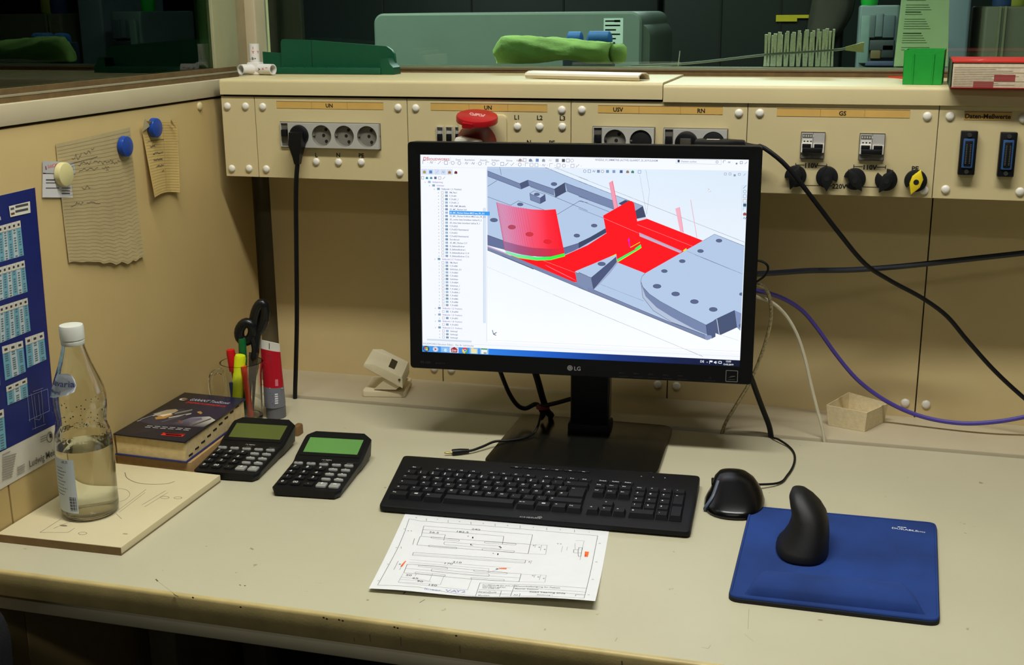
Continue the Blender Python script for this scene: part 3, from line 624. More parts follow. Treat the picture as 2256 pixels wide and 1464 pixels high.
for x, y in ((1498, 1172), (1303, 1280)): hole(ZB_, x, y, 32, 17)
P.poly(ZD((1712, 418), (1722, 405), (1745, 400), (1744, 436), (1720, 432)), (88, 100, 136)); P.poly(ZD((1712, 745), (1732, 725), (1730, 775), (1716, 770)), (88, 100, 136))
# cutter paths, green guides
P.poly(ZB_((330, 550), (365, 530), (420, 810), (385, 832)), (238, 156, 176)); P.line(ZB_((365, 530), (420, 810)), .0009, (240, 60, 90)); P.line(ZB_((330, 550), (385, 832)), .0005, (220, 110, 140))
P.poly(ZB_((1035, 830), (1080, 815), (1122, 1082), (1085, 1066)), (240, 176, 192)); P.line(ZB_((1080, 815), (1122, 1082)), .0006, (226, 90, 120)); P.line(ZB_((1197, 740), (1265, 1140)), .0009, (228, 170, 188))
P.poly(ZB_((415, 1362), (600, 1262), (630, 1268), (420, 1392)), (50, 240, 110)); P.poly(ZB_((605, 1250), (665, 1205), (676, 1238), (620, 1275)), (60, 240, 90)); P.line(ZB_((420, 1392), (630, 1268), (676, 1238)), .0008, (230, 240, 40)); P.line(ZB_((556, 1238), (660, 1182)), .0010, (230, 220, 40))
P.line(ZB_((345, 1335), (405, 1308)), .0010, (230, 230, 60)); P.poly(ZB_((1115, 1275), (1150, 1248), (1160, 1262), (1128, 1285)), (220, 220, 60)); P.poly(ZB_((528, 1165), (538, 1135), (552, 1165), (545, 1170), (556, 1235), (548, 1235), (536, 1170)), (210, 30, 220))
P.line(ZC((1020, 845), (1008, 800)), .0011, (40, 110, 110)); P.line(ZC((1020, 845), (1055, 825)), .0011, (70, 40, 60)); P.line(ZC((1020, 845), (1050, 858)), .0011, (30, 40, 120))
P.poly(ZB_((1384, 625), (1384, 655), (1408, 655)), (250, 252, 255)); P.line(ZB_((1384, 625), (1384, 655), (1408, 655), (1384, 625)), .0004, (120, 124, 136))
# program chrome
GR = (140, 150, 170)
y1 = SC(927, 352)[1]; y2 = SC(927, 362)[1]
P.text('DS', -SW+.004, .1530, .0056, (196, 50, 60), shear=.2); P.text('SOLIDWORKS', -SW+.0135, .1530, .0040, (196, 50, 60)); P.line([(-SW+.05, .150), (-SW+.05, .159)], .0005, (200, 206, 220))
for i, t in enumerate(('Datei', 'Bearbeiten', 'Ansicht', 'Einfügen', 'Extras', 'Fenster', 'Hilfe')): P.text(t, (-.201, -.186, -.161, -.142, -.118, -.1015, -.082)[i], .1535, .0028, (140, 150, 168))
def icon(x, y, s, kind, c=(108, 124, 152)):
    if kind == 0: P.frame(x-s, y-s, x+s, y+s, .0006, c)
    elif kind == 1: P.ring(x, y, s, s, .0006, c, 12)
    elif kind == 2: P.line([(x-s, y-s), (x+s, y+s)], .0006, c)
    elif kind == 3: P.line([(x-s, y-s), (x-s, y+s), (x+s, y+s)], .0006, c)
    elif kind == 4: P.poly([(x-s, y-s), (x+s, y-s), (x+s, y+s*.4), (x, y+s), (x-s, y+s*.4)], c)
    elif kind == 5: P.line([(x-s, y-s*.6), (x-s*.3, y+s*.7), (x+s*.3, y-s*.7), (x+s, y+s*.7)], .0006, c)
    elif kind == 6: P.rect(x-s, y-s, x+s, y+s, c)
for i, (u, k) in enumerate(((936, 3), (952, 5), (970, 2), (985, 0), (1000, 1), (1015, 1), (1031, 5), (1046, 5), (1061, 1), (1078, 3), (1092, 1), (1111, 0), (1121, 2), (1134, 2), (1150, 1), (1166, 3), (1176, 0), (1187, 0), (1203, 5), (1220, 3), (1236, 0), (1248, 1), (1267, 0), (1278, 2))):
    x, y = SC(u, 353+i*.55); icon(x, y, .0026, k, GR if i > 14 else (104, 120, 150)); P.rect(x+.0055, y-.0004, x+.0063, y+.0004, GR, True)
for u, k, c in ((1151, 4, (160, 140, 140)), (1161, 0, (130, 130, 140)), (1174, 4, (110, 130, 160)), (1189, 6, (100, 140, 190)), (1203, 4, (140, 150, 170)), (1218, 5, (190, 196, 206)), (1233, 6, (150, 158, 176)), (1247, 6, (70, 70, 76)), (1257, 0, (90, 110, 150)), (1266, 1, (160, 166, 180))):
    x, y = SC(u, 345+(u-900)*.024); icon(x, y, .0024, k, c)
x, y = SC(1385, 356.5); P.text('NOZZLE_V3_SIMMETRIE (ACTIVE) GLAARDT_25_2019.SLDASM', x, y, .0030, (120, 130, 150), 'c', .86)
a, b = SC(1494, 354), SC(1591, 366); P.frame(a[0], b[1], b[0], a[1], .0005, (190, 198, 214)); x, y = SC(1499, 358); P.rect(x-.0016, y-.002, x+.0016, y+.002, (50, 60, 90)); x, y = SC(1504, 360.5); P.text('Dateien suchen', x, y, .0028, (140, 150, 170))
for u, v, k in ((1582, 361, 1), (1598, 361, 3), (1608, 362, 5), (1624, 365, 6), (1634, 363, 0), (1644, 364, 2)): x, y = SC(u, v); icon(x, y if k != 6 else y, .0018 if k != 6 else .0012, k, (110, 120, 140))
for u, v, k in ((1600, 387, 0), (1610, 387, 0), (1620, 390, 6), (1630, 388, 0), (1641, 389, 2)): x, y = SC(u, v); icon(x, y, .0016, k, (140, 150, 170))
for u, k, c in ((1294, 1, (100, 120, 150)), (1304, 0, (100, 120, 150)), (1314, 5, (110, 110, 130)), (1324, 6, (120, 140, 170)), (1333, 1, (150, 130, 110)), (1344, 6, (110, 150, 180)), (1358, 6, (130, 150, 190)), (1374, 6, (70, 90, 140)), (1388, 4, (150, 120, 90)), (1399, 4, (70, 130, 110)), (1414, 0, (110, 130, 180))): x, y = SC(u, 377+(u-1294)*.025); icon(x, y, .0022, k, c)
for k, (v, c) in enumerate(((415, (60, 110, 170)), (425, (130, 150, 180)), (435, (150, 160, 180)), (445, (170, 160, 130)), (454, (60, 90, 120)), (463, (140, 180, 220)), (473, (150, 80, 70)), (482, (60, 90, 140)))): x, y = SC(1642, v); icon(x, y, .0024, (2, 1, 0, 0, 6, 3, 4, 5)[k], c)
P.line([SC(1650, 412), SC(1636, 412.5), SC(1634.5, 486)], .0004, (190, 200, 216))
# side pane with the tree
yt = SC(930, 358)[1]; yb = SC(930, 750)[1]; xr = vx0-.0012
P.line([(-SW, SC(928, 363)[1]), (vx0+.12, SC(928, 363)[1])], .0004, (214, 220, 230))
P.line([(xr, SC(1075, 370)[1]), (xr, vb)], .0006, (200, 208, 222)); P.rect(xr-.0058, SC(1072, 455)[1], xr-.0018, SC(1068, 708)[1], (196, 210, 232)) ; P.rect(xr-.0046, SC(1072, 456)[1], xr-.0030, SC(1068, 707)[1], (222, 232, 246))
for k in range(6):
    x, y = SC(936+k*14.2, 374+k*.4); P.rect(x-.0048, y-.0042, x+.0050, y+.0048, (206, 218, 238) if k < 5 else (244, 247, 252)); icon(x, y, .0024, (4, 6, 2, 5, 4, 4)[k], ((170, 150, 90), (80, 130, 190), (120, 150, 160), (70, 80, 100), (170, 110, 60), (90, 50, 60))[k])
for k in range(6): x, y = SC(932+k*9.6, 387+k*.2); icon(x, y, .0020, (0, 4, 4, 6, 0, 2)[k], ((120, 130, 150), (60, 140, 160), (70, 150, 170), (90, 100, 140), (150, 130, 150), (130, 140, 150))[k])
rows = [(.030, 'Aufspannung', 1), (.037, '3-Achsen', 1), (.045, 'Nullpunkt 1 (1. Position)', 0)]
for t in ('FM_Plan1', 'F_Profil1', 'F_Profil1_1', 'F_Profil1_2', 'HSR_HMP_Modelle', '3D_MC_Flächen Soll', '3D_MC_Flächen Kleben MKZ neu_FR_D3', '3D_MC_Flächen Kollision MKZ neu_FR_D3', '3D_rechte Seite Innenfaser ballnut R_2', '3D_linke Seite Innenfaser ballnut R_1', 'F_Profil25', 'F_Profil25 Restmaterial', 'F_Profil21', 'F_Profil25 Restmaterial', 'Durchbruch', '3D_MC_Flächen C17', 'D_Befestellbohrer', 'D_Befestellbohrer1', 'D_Befestellbohrer C1.4', 'D_Befestellbohrer C1.6'): rows.append((.052, t, 2))
rows.append((.045, 'Nullpunkt 2 (1. Position)', 1))
for t in ('FM_Plan3', 'F_Profil81', 'Schlichten_3.5', 'F_Profil63', 'F_Profil62', 'Schlichten', 'F_Profil64', 'Schlichten_1', 'F_Profil62_1', 'F_Profil64_1', 'F_Profil65', 'F_Profil82', 'F_Profil86', 'F_Profil85'): rows.append((.052, t, 2))
for k in range(3): rows += [(.045, 'Nullpunkt %d (%d. Position)' % (1+k // 3, k+2), 1), (.052, 'F_Profil9%d' % k, 2)]
rows.append((.045, 'Nullpunkt 2 (1. Position)', 1)); rows += [(.052, 'Senkung%d' % k, 2) for k in (1, 2, 3)]
ya = SC(945, 398)[1]; yz = SC(985, 742)[1]
for i, (ind, t, kd) in enumerate(rows):
    y = ya+(yz-ya)*i/(len(rows)-1); x = -SW+ind-.021; sel = 'Kleben' in t
    P.rect(x-.0018, y-.0002, x-.0006, y+.0014, (170, 178, 196), True)
    x += .0035
    if kd == 2: P.frame(x, y-.0006, x+.0036, y+.0030, .0004, (120, 130, 156)); x += .0062
    P.rect(x, y-.0005, x+.0045, y+.0030, ((150, 180, 210), (140, 160, 180), (120, 150, 176))[i % 3], True); x += .0072
    if sel: P.rect(x-.0005, y-.0016, x+.0665, y+.0045, (60, 156, 236))
    P.text(t, x, y, .0027, (235, 244, 255) if sel else ((150, 120, 190) if kd == 1 else (90, 104, 140)), 'l', .9)
P.rect(-SW+.008, SC(940, 745)[1]-.0017, -SW+.084, SC(940, 745)[1]+.0014, (206, 216, 232)); P.line([(-SW, SC(940, 751)[1]), (SW, SC(940, 751)[1])], .0004, (206, 212, 222)); P.line([(vx0, vb+.003), (SW, vb+.003)], .0004, (206, 212, 222))
x, y = SC(929, 755); P.text('SOLIDWORKS Education Edition - Nur für Lehrzwecke', x, y-.0006, .0030, (130, 142, 166), 'l', .92)
for t, u, v in (('Voll definiert', 1454, 789), ('Bearbeiten Baugruppe', 1487, 790.5), ('Benutzerdefiniert', 1553, 794)): x, y = SC(u, v); P.text(t, x, y, .0028, (140, 150, 172), 'l', .9)
# task bar
tb = SC(928, 758)[1]-.0004; cs = [(70, 150, 226), (44, 128, 226), (24, 92, 196), (12, 50, 128), (6, 24, 72), (4, 12, 40)]; n_ = len(cs)-1
for i in range(n_):
    a, b = -SW+2*SW*i/n_, -SW+2*SW*(i+1)/n_; P.poly([(a, -SH), (b, -SH), (b, tb), (a, tb)], [cs[i], cs[i+1], cs[i+1], cs[i]], keep=i > 0)
tc_ = (tb-SH)/2
for k, (u, hi) in enumerate(((936, 0), (957.5, 0), (980, 1), (1000, 2), (1024.5, 0), (1045, 1), (1068, 1))):
    x = SC(u, 765)[0]
    if hi: P.rect(x-.0078, -SH+.0006, x+.0074, tb-.0004, (130, 182, 232) if hi == 1 else (214, 220, 236))
    if k == 0: P.ell(x, tc_, .0056, .0050, (34, 70, 120)); P.rect(x-.003, tc_, x, tc_+.003, (220, 90, 50)); P.rect(x, tc_, x+.003, tc_+.003, (130, 190, 60), True); P.rect(x-.003, tc_-.003, x, tc_, (70, 150, 220), True); P.rect(x, tc_-.003, x+.003, tc_, (230, 190, 60), True)
    if k == 1: P.ell(x, tc_, .0046, .0044, (224, 226, 236)); P.poly([(x-.0015, tc_-.0022), (x+.0022, tc_), (x-.0015, tc_+.0022)], (150, 60, 60)); P.ring(x, tc_, .0034, .0034, .0006, (150, 150, 170))
    if k == 2: P.text('e', x, tc_-.0032, .0074, (226, 246, 255), 'c'); P.ring(x, tc_, .0052, .0022, .0007, (180, 220, 250))
    if k == 3: P.poly([(x-.005, tc_-.004), (x+.005, tc_-.004), (x+.0056, tc_+.002), (x, tc_+.0052), (x-.0056, tc_+.002)], (150, 22, 34)); P.text('SW', x, tc_-.003, .0042, (240, 230, 230), 'c')
    if k == 4:
        for j, c in enumerate(((222, 60, 46), (240, 196, 40), (60, 160, 80))): P.poly([(x, tc_)]+[(x+.005*math.cos(math.radians(30+120*j+q*20)), tc_+.005*math.sin(math.radians(30+120*j+q*20))) for q in range(7)], c, keep=j > 0)
        P.ell(x, tc_, .0024, .0024, (240, 244, 250)); P.ell(x, tc_, .0018, .0018, (60, 120, 220))
    if k == 5: P.rect(x-.005, tc_-.0042, x+.005, tc_+.0036, (226, 222, 176)); P.rect(x-.005, tc_+.002, x-.0005, tc_+.0048, (236, 214, 130), True)
    if k == 6: P.rect(x-.005, tc_-.0042, x+.005, tc_+.0046, (232, 236, 230)); P.rect(x-.005, tc_+.0032, x+.005, tc_+.0050, (40, 130, 60)); P.rect(x-.001, tc_-.004, x+.004, tc_-.0012, (150, 158, 160))
W_ = (236, 242, 248)
x = SC(1551, 801)[0]; P.text('DE', x, tc_-.0012, .0036, W_, 'c')
x = SC(1562, 801)[0]; P.poly([(x-.001, tc_-.0008), (x+.001, tc_-.0008), (x, tc_+.0006)], W_)
x = SC(1570, 801)[0]; P.poly([(x-.0022, tc_-.0026), (x-.0015, tc_-.0026), (x-.0015, tc_), (x+.0026, tc_), (x+.0026, tc_+.0026), (x-.0022, tc_+.0026)], W_)
x = SC(1580.5, 801)[0]; P.poly([(x-.0025, tc_-.001), (x-.0012, tc_-.001), (x+.0005, tc_-.0026), (x+.0005, tc_+.0026), (x-.0012, tc_+.001), (x-.0025, tc_+.001)], W_); P.line([(x+.0018, tc_-.0016), (x+.0018, tc_+.0016)], .0005, W_)
x = SC(1590, 801)[0]; P.frame(x-.0020, tc_-.0014, x+.0022, tc_+.0020, .0008, W_)
x = SC(1608, 801)[0]; P.text('12:03', x, tc_+.0012, .0028, W_, 'c'); P.text('13.02.2019', x, tc_-.0038, .0028, W_, 'c', .95)
SCREENM = attr_mat('lit_screen_picture', .3, emit=1.06)
P.build('screen_picture', lambda x, y, e: tuple(MM @ Vector((x, y, -.0014+e))), scr, SCREENM, eps=1.2e-5, world=True)
# ================================================================== KEYBOARD
KA = .0587; kb = thing('keyboard', 'black full-size computer keyboard with white key lettering in front of the monitor', 'keyboard', (.4694, -.5173, 0), KA)
KI = ROOT[kb.name].inverted()
def kl(u, v, z): q = KI @ Vector((*desk(u, v, z)[:2], D)); return (q.x, q.y)
kq = [kl(889, 1000, .02), kl(1543, 1045, .02), kl(1521, 1172, .010), kl(834, 1114, .010)]
kyf = (kq[2][1]+kq[3][1])/2; kyb = (kq[0][1]+kq[1][1])/2
def kz(x, y): t = (y-kyf)/(kyb-kyf); return .0105+.0085*t
KBM = mat('keyboard_housing', (13, 14, 16), .5, var=.08, scale=300, bump=.12, spec=.3)
part('housing', MB().slab(round_quad(kq, .009), .0015, kz, .0025, .002), KBM, kb)
U = .01905; KOX, KOY = -.2174+.0022, .026-.0020
keys = []; leg = []
def key(a, r, w=1., h=1., t=None, t2=None): keys.append((a, r, w, h)); leg.append((a, r, w, h, t, t2))
FR = -1.28
key(.5, FR, 1, .62, 'Esc')
for i in range(12): key((2.5, 3.5, 4.5, 5.5, 7, 8, 9, 10, 11.5, 12.5, 13.5, 14.5)[i], FR, 1, .62, 'F%d' % (i+1))
for i, c in enumerate('^1234567890ß´'): key(.5+i, 0, 1, 1, c, '°!"§$%&/()=?`'[i])
key(14, 0, 2, 1, '<-'); key(.75, 1, 1.5, 1, '|<-')
for i, c in enumerate('QWERTZUIOPÜ+'): key(2+i, 1, 1, 1, c)
key(.875, 2, 1.75, 1, 'v')
for i, c in enumerate('ASDFGHJKLÖÄ#'): key(2.25+i, 2, 1, 1, c)
key(14.25, 1.5, 1.4, 2, '<-|'); key(.625, 3, 1.25, 1, 'o')
for i, c in enumerate('<YXCVBNM,.-'): key(1.75+i, 3, 1, 1, c)
key(13.6, 3, 2.75, 1, 'o')
for a, w, t in ((.75, 1.5, 'Strg'), (2.1, 1.2, '#'), (3.5, 1.5, 'Alt'), (7.1, 5.6, None), (10.75, 1.5, 'Alt Gr'), (12.1, 1.2, '#'), (13.3, 1.2, '='), (14.45, 1.2, 'Strg')): key(a, 4, w, 1, t)
for i, t in enumerate(('Druck', 'Rollen', 'Pause')): key(15.85+i, FR, 1, .62, t)
for r, tt in ((0, ('Einfg', 'Pos1', 'Bild')), (1, ('Entf', 'Ende', 'Bild'))):
    for i, t in enumerate(tt): key(15.85+i, r, 1, 1, t)
key(16.85, 3, 1, 1, '^'); [key(15.85+i, 4, 1, 1, c) for i, c in enumerate('<v>')]
for i, c in enumerate(('Num', '÷', 'x', '-')): key(19+i, 0, 1, 1, c)
for r, s_ in ((1, '789'), (2, '456'), (3, '123')): [key(19+i, r, 1, 1, c) for i, c in enumerate(s_)]
key(22, 1.5, 1, 2, '+'); key(22, 3.5, 1, 2, 'Enter'); key(19.5, 4, 2, 1, '0'); key(21, 4, 1, 1, ',')
KEYM = mat('key_cap_plastic', (18, 19, 21), .48, var=.06, scale=200, spec=.35)
kc = {}
for a, r, w, h in keys:
    if (w, h) not in kc:
        W2, H2 = w*U/2-.0006, h*U/2-.0006; tx, ty = W2-.0022, H2-.0024; low = h < .8; zt_ = .0035 if low else .0072
        if low: tx, ty = W2-.0009, H2-.0009
        mb = MB(); mb.loft([[(-W2, -H2, 0), (W2, -H2, 0), (W2, H2, 0), (-W2, H2, 0)], [(-tx, -ty+.0004, zt_), (tx, -ty+.0004, zt_), (tx, H2-.0012, zt_), (-tx, H2-.0012, zt_)]], False); kc[(w, h)] = mb.mesh('key'); kc[(w, h)].materials.append(KEYM)
    x, y = KOX+a*U, KOY-r*U; part('key', kc[(w, h)], None, kb).location = (x, y, kz(x, y)-.0004)
for i in range(6):
    x, y = kl(1138+i*29.6, 1027.5+i*2.05, .019); kk = part('media_key', MB().rbox(-.0095, -.0035, 0, .0095, .0035, .0018, .001), KEYM, kb); kk.location = (x, y, kz(x, y)-.0004)
Q = Print(); WL = (236, 236, 230)
for a, r, w, h, t, t2 in leg:
    x, y = KOX+a*U, KOY-r*U; low = h < .8; z = kz(x, y)-.0004+(.0035 if low else .0072)
    if not t: continue
    xl = x-w*U/2+.0050; hh = .0040 if len(t) < 3 else .0024
    if low: xl = x-.0035; hh = .0030
    if t == '#' and r == 4: Q.rect(x-.003, y+.0002, x+.0022, y+.0042, (200, 200, 196)); continue
    yy = y+.0008 if not t2 else y-.0034
    if h > 1.5: yy = y+h*U/2-.0082 if t != 'Enter' else y-h*U/2+.006
    Q.text(t, xl if len(t) < 2 else xl-.0012, yy if not low else y-.001, hh, WL)
    if t2: Q.text(t2, xl, y+.0012, .0032, WL)
for i in range(6): x, y = kl(1138+i*29.6, 1026.5+i*2.05, .021); Q.rect(x-.0022, y-.0005, x+.0022, y+.0005, (224, 224, 220), True)
for u, v in ((1413, 1049.5), (1439, 1051.5), (1465, 1053)): x, y = kl(u, v, .019); Q.poly([(x-.0013, y-.001), (x+.0013, y-.001), (x, y+.0013)], (170, 170, 165))
tops = {}
def legend_z(x, y):
    best = kz(x, y)+.0002
    r_ = (KOY-y)/U
    if r_ > -.6: best = kz(x, KOY-round(r_)*U)+.0070
    elif r_ > -1.7: best = kz(x, KOY-FR*U)+.0032
    else: best = kz(x, y)+.0016
    return best
Q.k = 0
def kmap(x, y, e): return (x, y, legend_z(x, y)+.0001+min(e, .0001))
Q.build('key_lettering', kmap, kb, PRINT)
Q = Print(); x, y = kl(1144, 1137, .0115); Q.text('CHERRY', x, y-.001, .0040, (150, 150, 146), 'l', 1.55); x, y = kl(1189, 1138, .0115); Q.ring(x, y, .003, .003, .0010, (140, 140, 136), 10); Q.ell(x, y, .0014, .0014, (120, 120, 118), 8)
Q.build('maker_lettering', lambda x, y, e: (x, y, kz(x, y)+.0001+e), kb, PRINT)

# ================================================================== CALCULATORS
CAL = mat('calculator_plastic', (11, 12, 13), .42, var=.1, spec=.35); GREYB = mat('grey_calculator_button', (150, 150, 143), .4, var=.03); DARKB = mat('dark_calculator_button', (20, 21, 23), .4)
def calculator(label, loc, rot, lcd):
    c = thing('calculator', label, 'calculator', loc, rot, 'desk calculators'); w, d = .112, .178
    def zt_(x, y):      # key field slopes, display panel tips up
        t = (y+d/2)/d; return .013+.010*t if t < .60 else .019+.055*(t-.60)
    mb = MB(); n = 18; rings = []
    for i in range(n+1):
        t = i/n; y = -d/2+d*t; hw = w/2*(.965 if t < .58 else .965+.035*min(1, (t-.58)/.06)); z = zt_(0, y)
        if t < .05: hw -= .006*(1-t/.05)**2
        if t > .93: hw -= .012*((t-.93)/.07)**2
        b = .002+.012*max(0, t-.5)
        rings.append([(-hw+.002, y, b), (hw-.002, y, b), (hw, y, z-.006), (hw, y, z-.003), (hw-.003, y, z), (-hw+.003, y, z), (-hw, y, z-.003), (-hw, y, z-.006)])
    mb.loft(rings); part('case', mb, CAL, c, angle=40)
    def P3(s, t, off): x, y = (s-.5)*w, d/2-t*d; return (x, y, zt_(x, y)+off)
    # display
    def quad(s0, t0, s1, t1, o0, o1):
        m_ = MB(); a = [P3(s0, t1, o0), P3(s1, t1, o0), P3(s1, t0, o0), P3(s0, t0, o0)]; b = [P3(s0, t1, o1), P3(s1, t1, o1), P3(s1, t0, o1), P3(s0, t0, o1)]; return m_.loft([a, b])
    part('display_bezel', quad(.06, .07, .94, .345, -.002, .0008), BLACKP, c)
    part('display', quad(.10, .10, .90, .305, 0, .0012), lcd, c)
    Q = Print(); LW = (206, 206, 200)
    Q.text('OLYMPIA', .5, -.405, .020, (150, 150, 146), 'c', .9); Q.text('LCD-912', .5, -.435, .013, (110, 110, 108), 'c', .9); Q.text('ON/AC', .86, -.445, .014, (140, 140, 136), 'c'); Q.line([(.70, -.44), (.80, -.415), (.97, -.41)], .003, (70, 70, 68))
    cols = (.135, .32, .505, .69, .87)
    for j, t in enumerate(('M+', 'M-', 'MRC', 'GT', 'CE')):
        b_ = part('button', MB().slab(rpoly(.0148, .0068, .0033, 4), 0, .0028, .001), GREYB, c); x, y, z = P3(cols[j], .495, 0); b_.location = (x, y, z); Q.text(t, cols[j], -.503, .018, (70, 70, 66), 'c')
    for i, rw in enumerate((('7', '8', '9', '÷', '>'), ('4', '5', '6', '×', '%'), ('1', '2', '3', '-', 'MU'))):
        for j, t in enumerate(rw):
            tt = .59+i*.098; g = j > 2
            b_ = part('button', MB().slab(rpoly(.0148, .0068 if g else .0105, .0033 if g else .002, 4), 0, .0028, .001), GREYB if g else DARKB, c); ty = tt-.012*0; x, y, z = P3(cols[j], ty, 0); b_.location = (x, y, z)
            Q.text(t, cols[j], -tt-(.016 if not g else .01), .036 if not g else .020, LW if not g else (240, 240, 236), 'c')
    for j, t in enumerate(('0', '00', '.')):
        b_ = part('button', MB().slab(rpoly(.0148, .0105, .002, 4), 0, .0028, .001), DARKB, c); x, y, z = P3(cols[j], .895, 0); b_.location = (x, y, z); Q.text(t, cols[j], -.912, .036, LW, 'c')
    for j, t in ((3, '+'), (4, '=')):
        b_ = part('button', MB().slab(rpoly(.0155, .0150, .002, 4), 0, .0030, .001), GREYB, c); x, y, z = P3(cols[j], .90, 0); b_.location = (x, y, z); Q.text(t, cols[j], -.915, .050, (238, 238, 232), 'c')
    sx_ = w/d
    def qm(s, t, e):
        off = .0037 if t < -.46 else .0003
        return P3(s, -t, off+e)
    # text was laid out in unit space: squeeze it to the case proportions
    Q.it = [([(px_ if len(pts) < 5 else (sum(p[0] for p in pts)/len(pts)+(px_-sum(p[0] for p in pts)/len(pts))*1.5), py_) for px_, py_ in pts], ff, col, k) for pts, ff, col, k in Q.it]
    Q.build('lettering', qm, c, PRINT, eps=1e-5)
    return c
calculator('black desk calculator with bright green display, nearest to the keyboard', (.1165, -.505, 0), .095, mat('green_calculator_display', (96, 146, 74), .3, var=.03))
calculator('black desk calculator with dull olive display, pushed against the thick book', (-.034, -.472, 0), .085, mat('olive_calculator_display', (88, 98, 44), .35, var=.03))

# ================================================================== MOUSE PAD AND MICE
mq = [tuple(desk(u, v, .004)[:2]) for u, v in ((1652, 1118), (2064, 1156), (2071, 1374), (1603, 1318))]
padc = (sum(p[0] for p in mq)/4, sum(p[1] for p in mq)/4, 0); padt = thing('mouse_pad', 'blue fabric mouse pad with raised wrist rest and black rubber base', 'mouse pad', padc)
BLUE = mat('blue_pad_fabric', (23, 54, 118), .9, var=.30, scale=9, bump=.3, fine=2500)
Rq = round_quad(mq, .014)
part('rubber_base', MB().slab(Rq, 0, .0052, .0005), mat('black_rubber', (12, 12, 12), .7), padt, True)
part('pad_surface', MB().slab(inset(ccw(Rq), .0008), .0050, .0072, .0008), BLUE, padt, True)
rim = inset(ccw(Rq), .0025); rr = MB(); rr.tube([(x, y, .0068) for x, y in rim]+[(rim[0][0], rim[0][1], .0068)], .0018, 6, smooth=False)
part('pad_rim', rr, BLUE, padt, True)
wq = [desk(u, v, .008)[:2] for u, v in ((1682, 1258), (1990, 1286), (2040, 1352), (1637, 1308))]
wr = ccw(round_quad([tuple(q) for q in wq], .018)); cxw = sum(p[0] for p in wr)/len(wr); cyw = sum(p[1] for p in wr)/len(wr)
def wrist(s, t):
    # half-pipe cushion on a trapezoid, its ends and long sides running out flat
    a = wq[0]*(1-s)+wq[1]*s; b = wq[3]*(1-s)+wq[2]*s; q = a*(1-t)+b*t; es = min(1, min(s, 1-s)/.06); h = math.sin(math.pi*min(1, max(0, t))**1.5)**.42*math.sin(es*math.pi/2)**.8
    return (q[0], q[1], .0069+.0165*h)
part('wrist_rest', MB().grid(wrist, 40, 22), BLUE, padt, True, angle=85)
Q = Print(); a = np.array(desk(1964, 1162, .0075)); b = np.array(desk(2034, 1171, .0075)); an = math.atan2(b[1]-a[1], b[0]-a[0]); L = np.hypot(*(b-a)[:2])
Q.text('DURABLE', a[0], a[1]-.002, .0052, (220, 224, 232), 'l', 1.15, an); Q.text('5703', a[0]+math.cos(an)*.034, a[1]+math.sin(an)*.034-.002, .0032, (220, 224, 232), 'l', 1.2, an)
for k in range(3): Q.ell(a[0]+.0105+k*.0035, a[1]+.006, .0026, .0013, (220, 224, 232), 10, True)
Q.build('lettering', lambda x, y, e: (x, y, .0073+e), padt, PRINT, world=True)
# upright mouse standing on the pad
vm = thing('vertical_mouse', 'matte black upright fin-shaped mouse standing on the blue mouse pad', 'computer mouse', (.852, -.60, .0072))
mb = MB(); rings = []
prof = ((0, .000, .0325, .055, .000), (.004, -.0005, .0345, .056, .000), (.012, .0025, .0310, .053, .001), (.024, .0060, .0275, .049, .003), (.036, .0070, .0250, .045, .006), (.048, .0060, .0225, .041, .008), (.059, .0010, .0205, .035, .010), (.069, -.0050, .0165, .027, .012), (.077, -.0090, .0100, .017, .013), (.080, -.0105, .004, .008, .013))
for z, cx, rx, ry, cy in prof:
    rg = []
    for k in range(28):
        a_ = 2*math.pi*k/28; cs_, sn_ = math.cos(a_), math.sin(a_); ee = .8
        X = rx*math.copysign(abs(cs_)**ee, cs_); Y = ry*math.copysign(abs(sn_)**ee, sn_)
        rg.append((cx+X, cy+Y, z))
    rings.append(rg)
mb.loft(rings); part('body', mb, mat('soft_black_plastic', (11, 10, 10), .55, var=.1), vm, angle=80)
part('thumb_button', MB().rbox(.014, .004, .054, .0205, .022, .061, .002), BLACKP, vm)
part('base_plate', MB().slab(circ(.0325, 24, 0, 0, .054), -.0002, .003, .001), BLACKM, vm)
# sculpted mouse left of the pad
em = thing('ergonomic_mouse', 'glossy black sculpted mouse with grey side stripe and cord, right of the keyboard', 'computer mouse', (.748, -.462, 0), .12)
prof = ((0, 0, 0, .040, .054), (.005, .001, 0, .043, .056), (.011, .003, .003, .042, .052), (.019, .004, .009, .038, .044), (.027, .003, .016, .034, .035), (.035, .001, .022, .029, .026), (.041, -.001, .026, .021, .018), (.0435, -.002, .028, .009, .008))
rings = []
for z, cx, cy, rx, ry in prof:
    rg = []
    for k in range(32):
        a_ = 2*math.pi*k/32; cs_, sn_ = math.cos(a_), math.sin(a_)
        flare = 1+.16*(1 if cs_ < 0 else -.25)*max(0, -sn_)*(1-z/.044); X = rx*math.copysign(abs(cs_)**.85, cs_)*flare; Y = ry*math.copysign(abs(sn_)**.9, sn_)
        rg.append((cx+X, cy+Y, z))
    rings.append(rg)
mb = MB().loft(rings); EMB = mat('glossy_black_mouse_shell', (10, 10, 11), .24, var=.1); part('shell', mb, EMB, em, angle=80)
st = []
for z, cx, cy, rx, ry in prof[:-2]:
    cs_, sn_ = math.cos(math.radians(205+z*450)), math.sin(math.radians(205+z*450)); flare = 1+.16*max(0, -sn_)*(1-z/.044)
    st.append((cx+rx*math.copysign(abs(cs_)**.85, cs_)*flare-.0006, cy+ry*math.copysign(abs(sn_)**.9, sn_), z))
part('side_stripe', MB().tube(st, .0028, 8), mat('blue_grey_stripe', (72, 82, 96), .35), em)
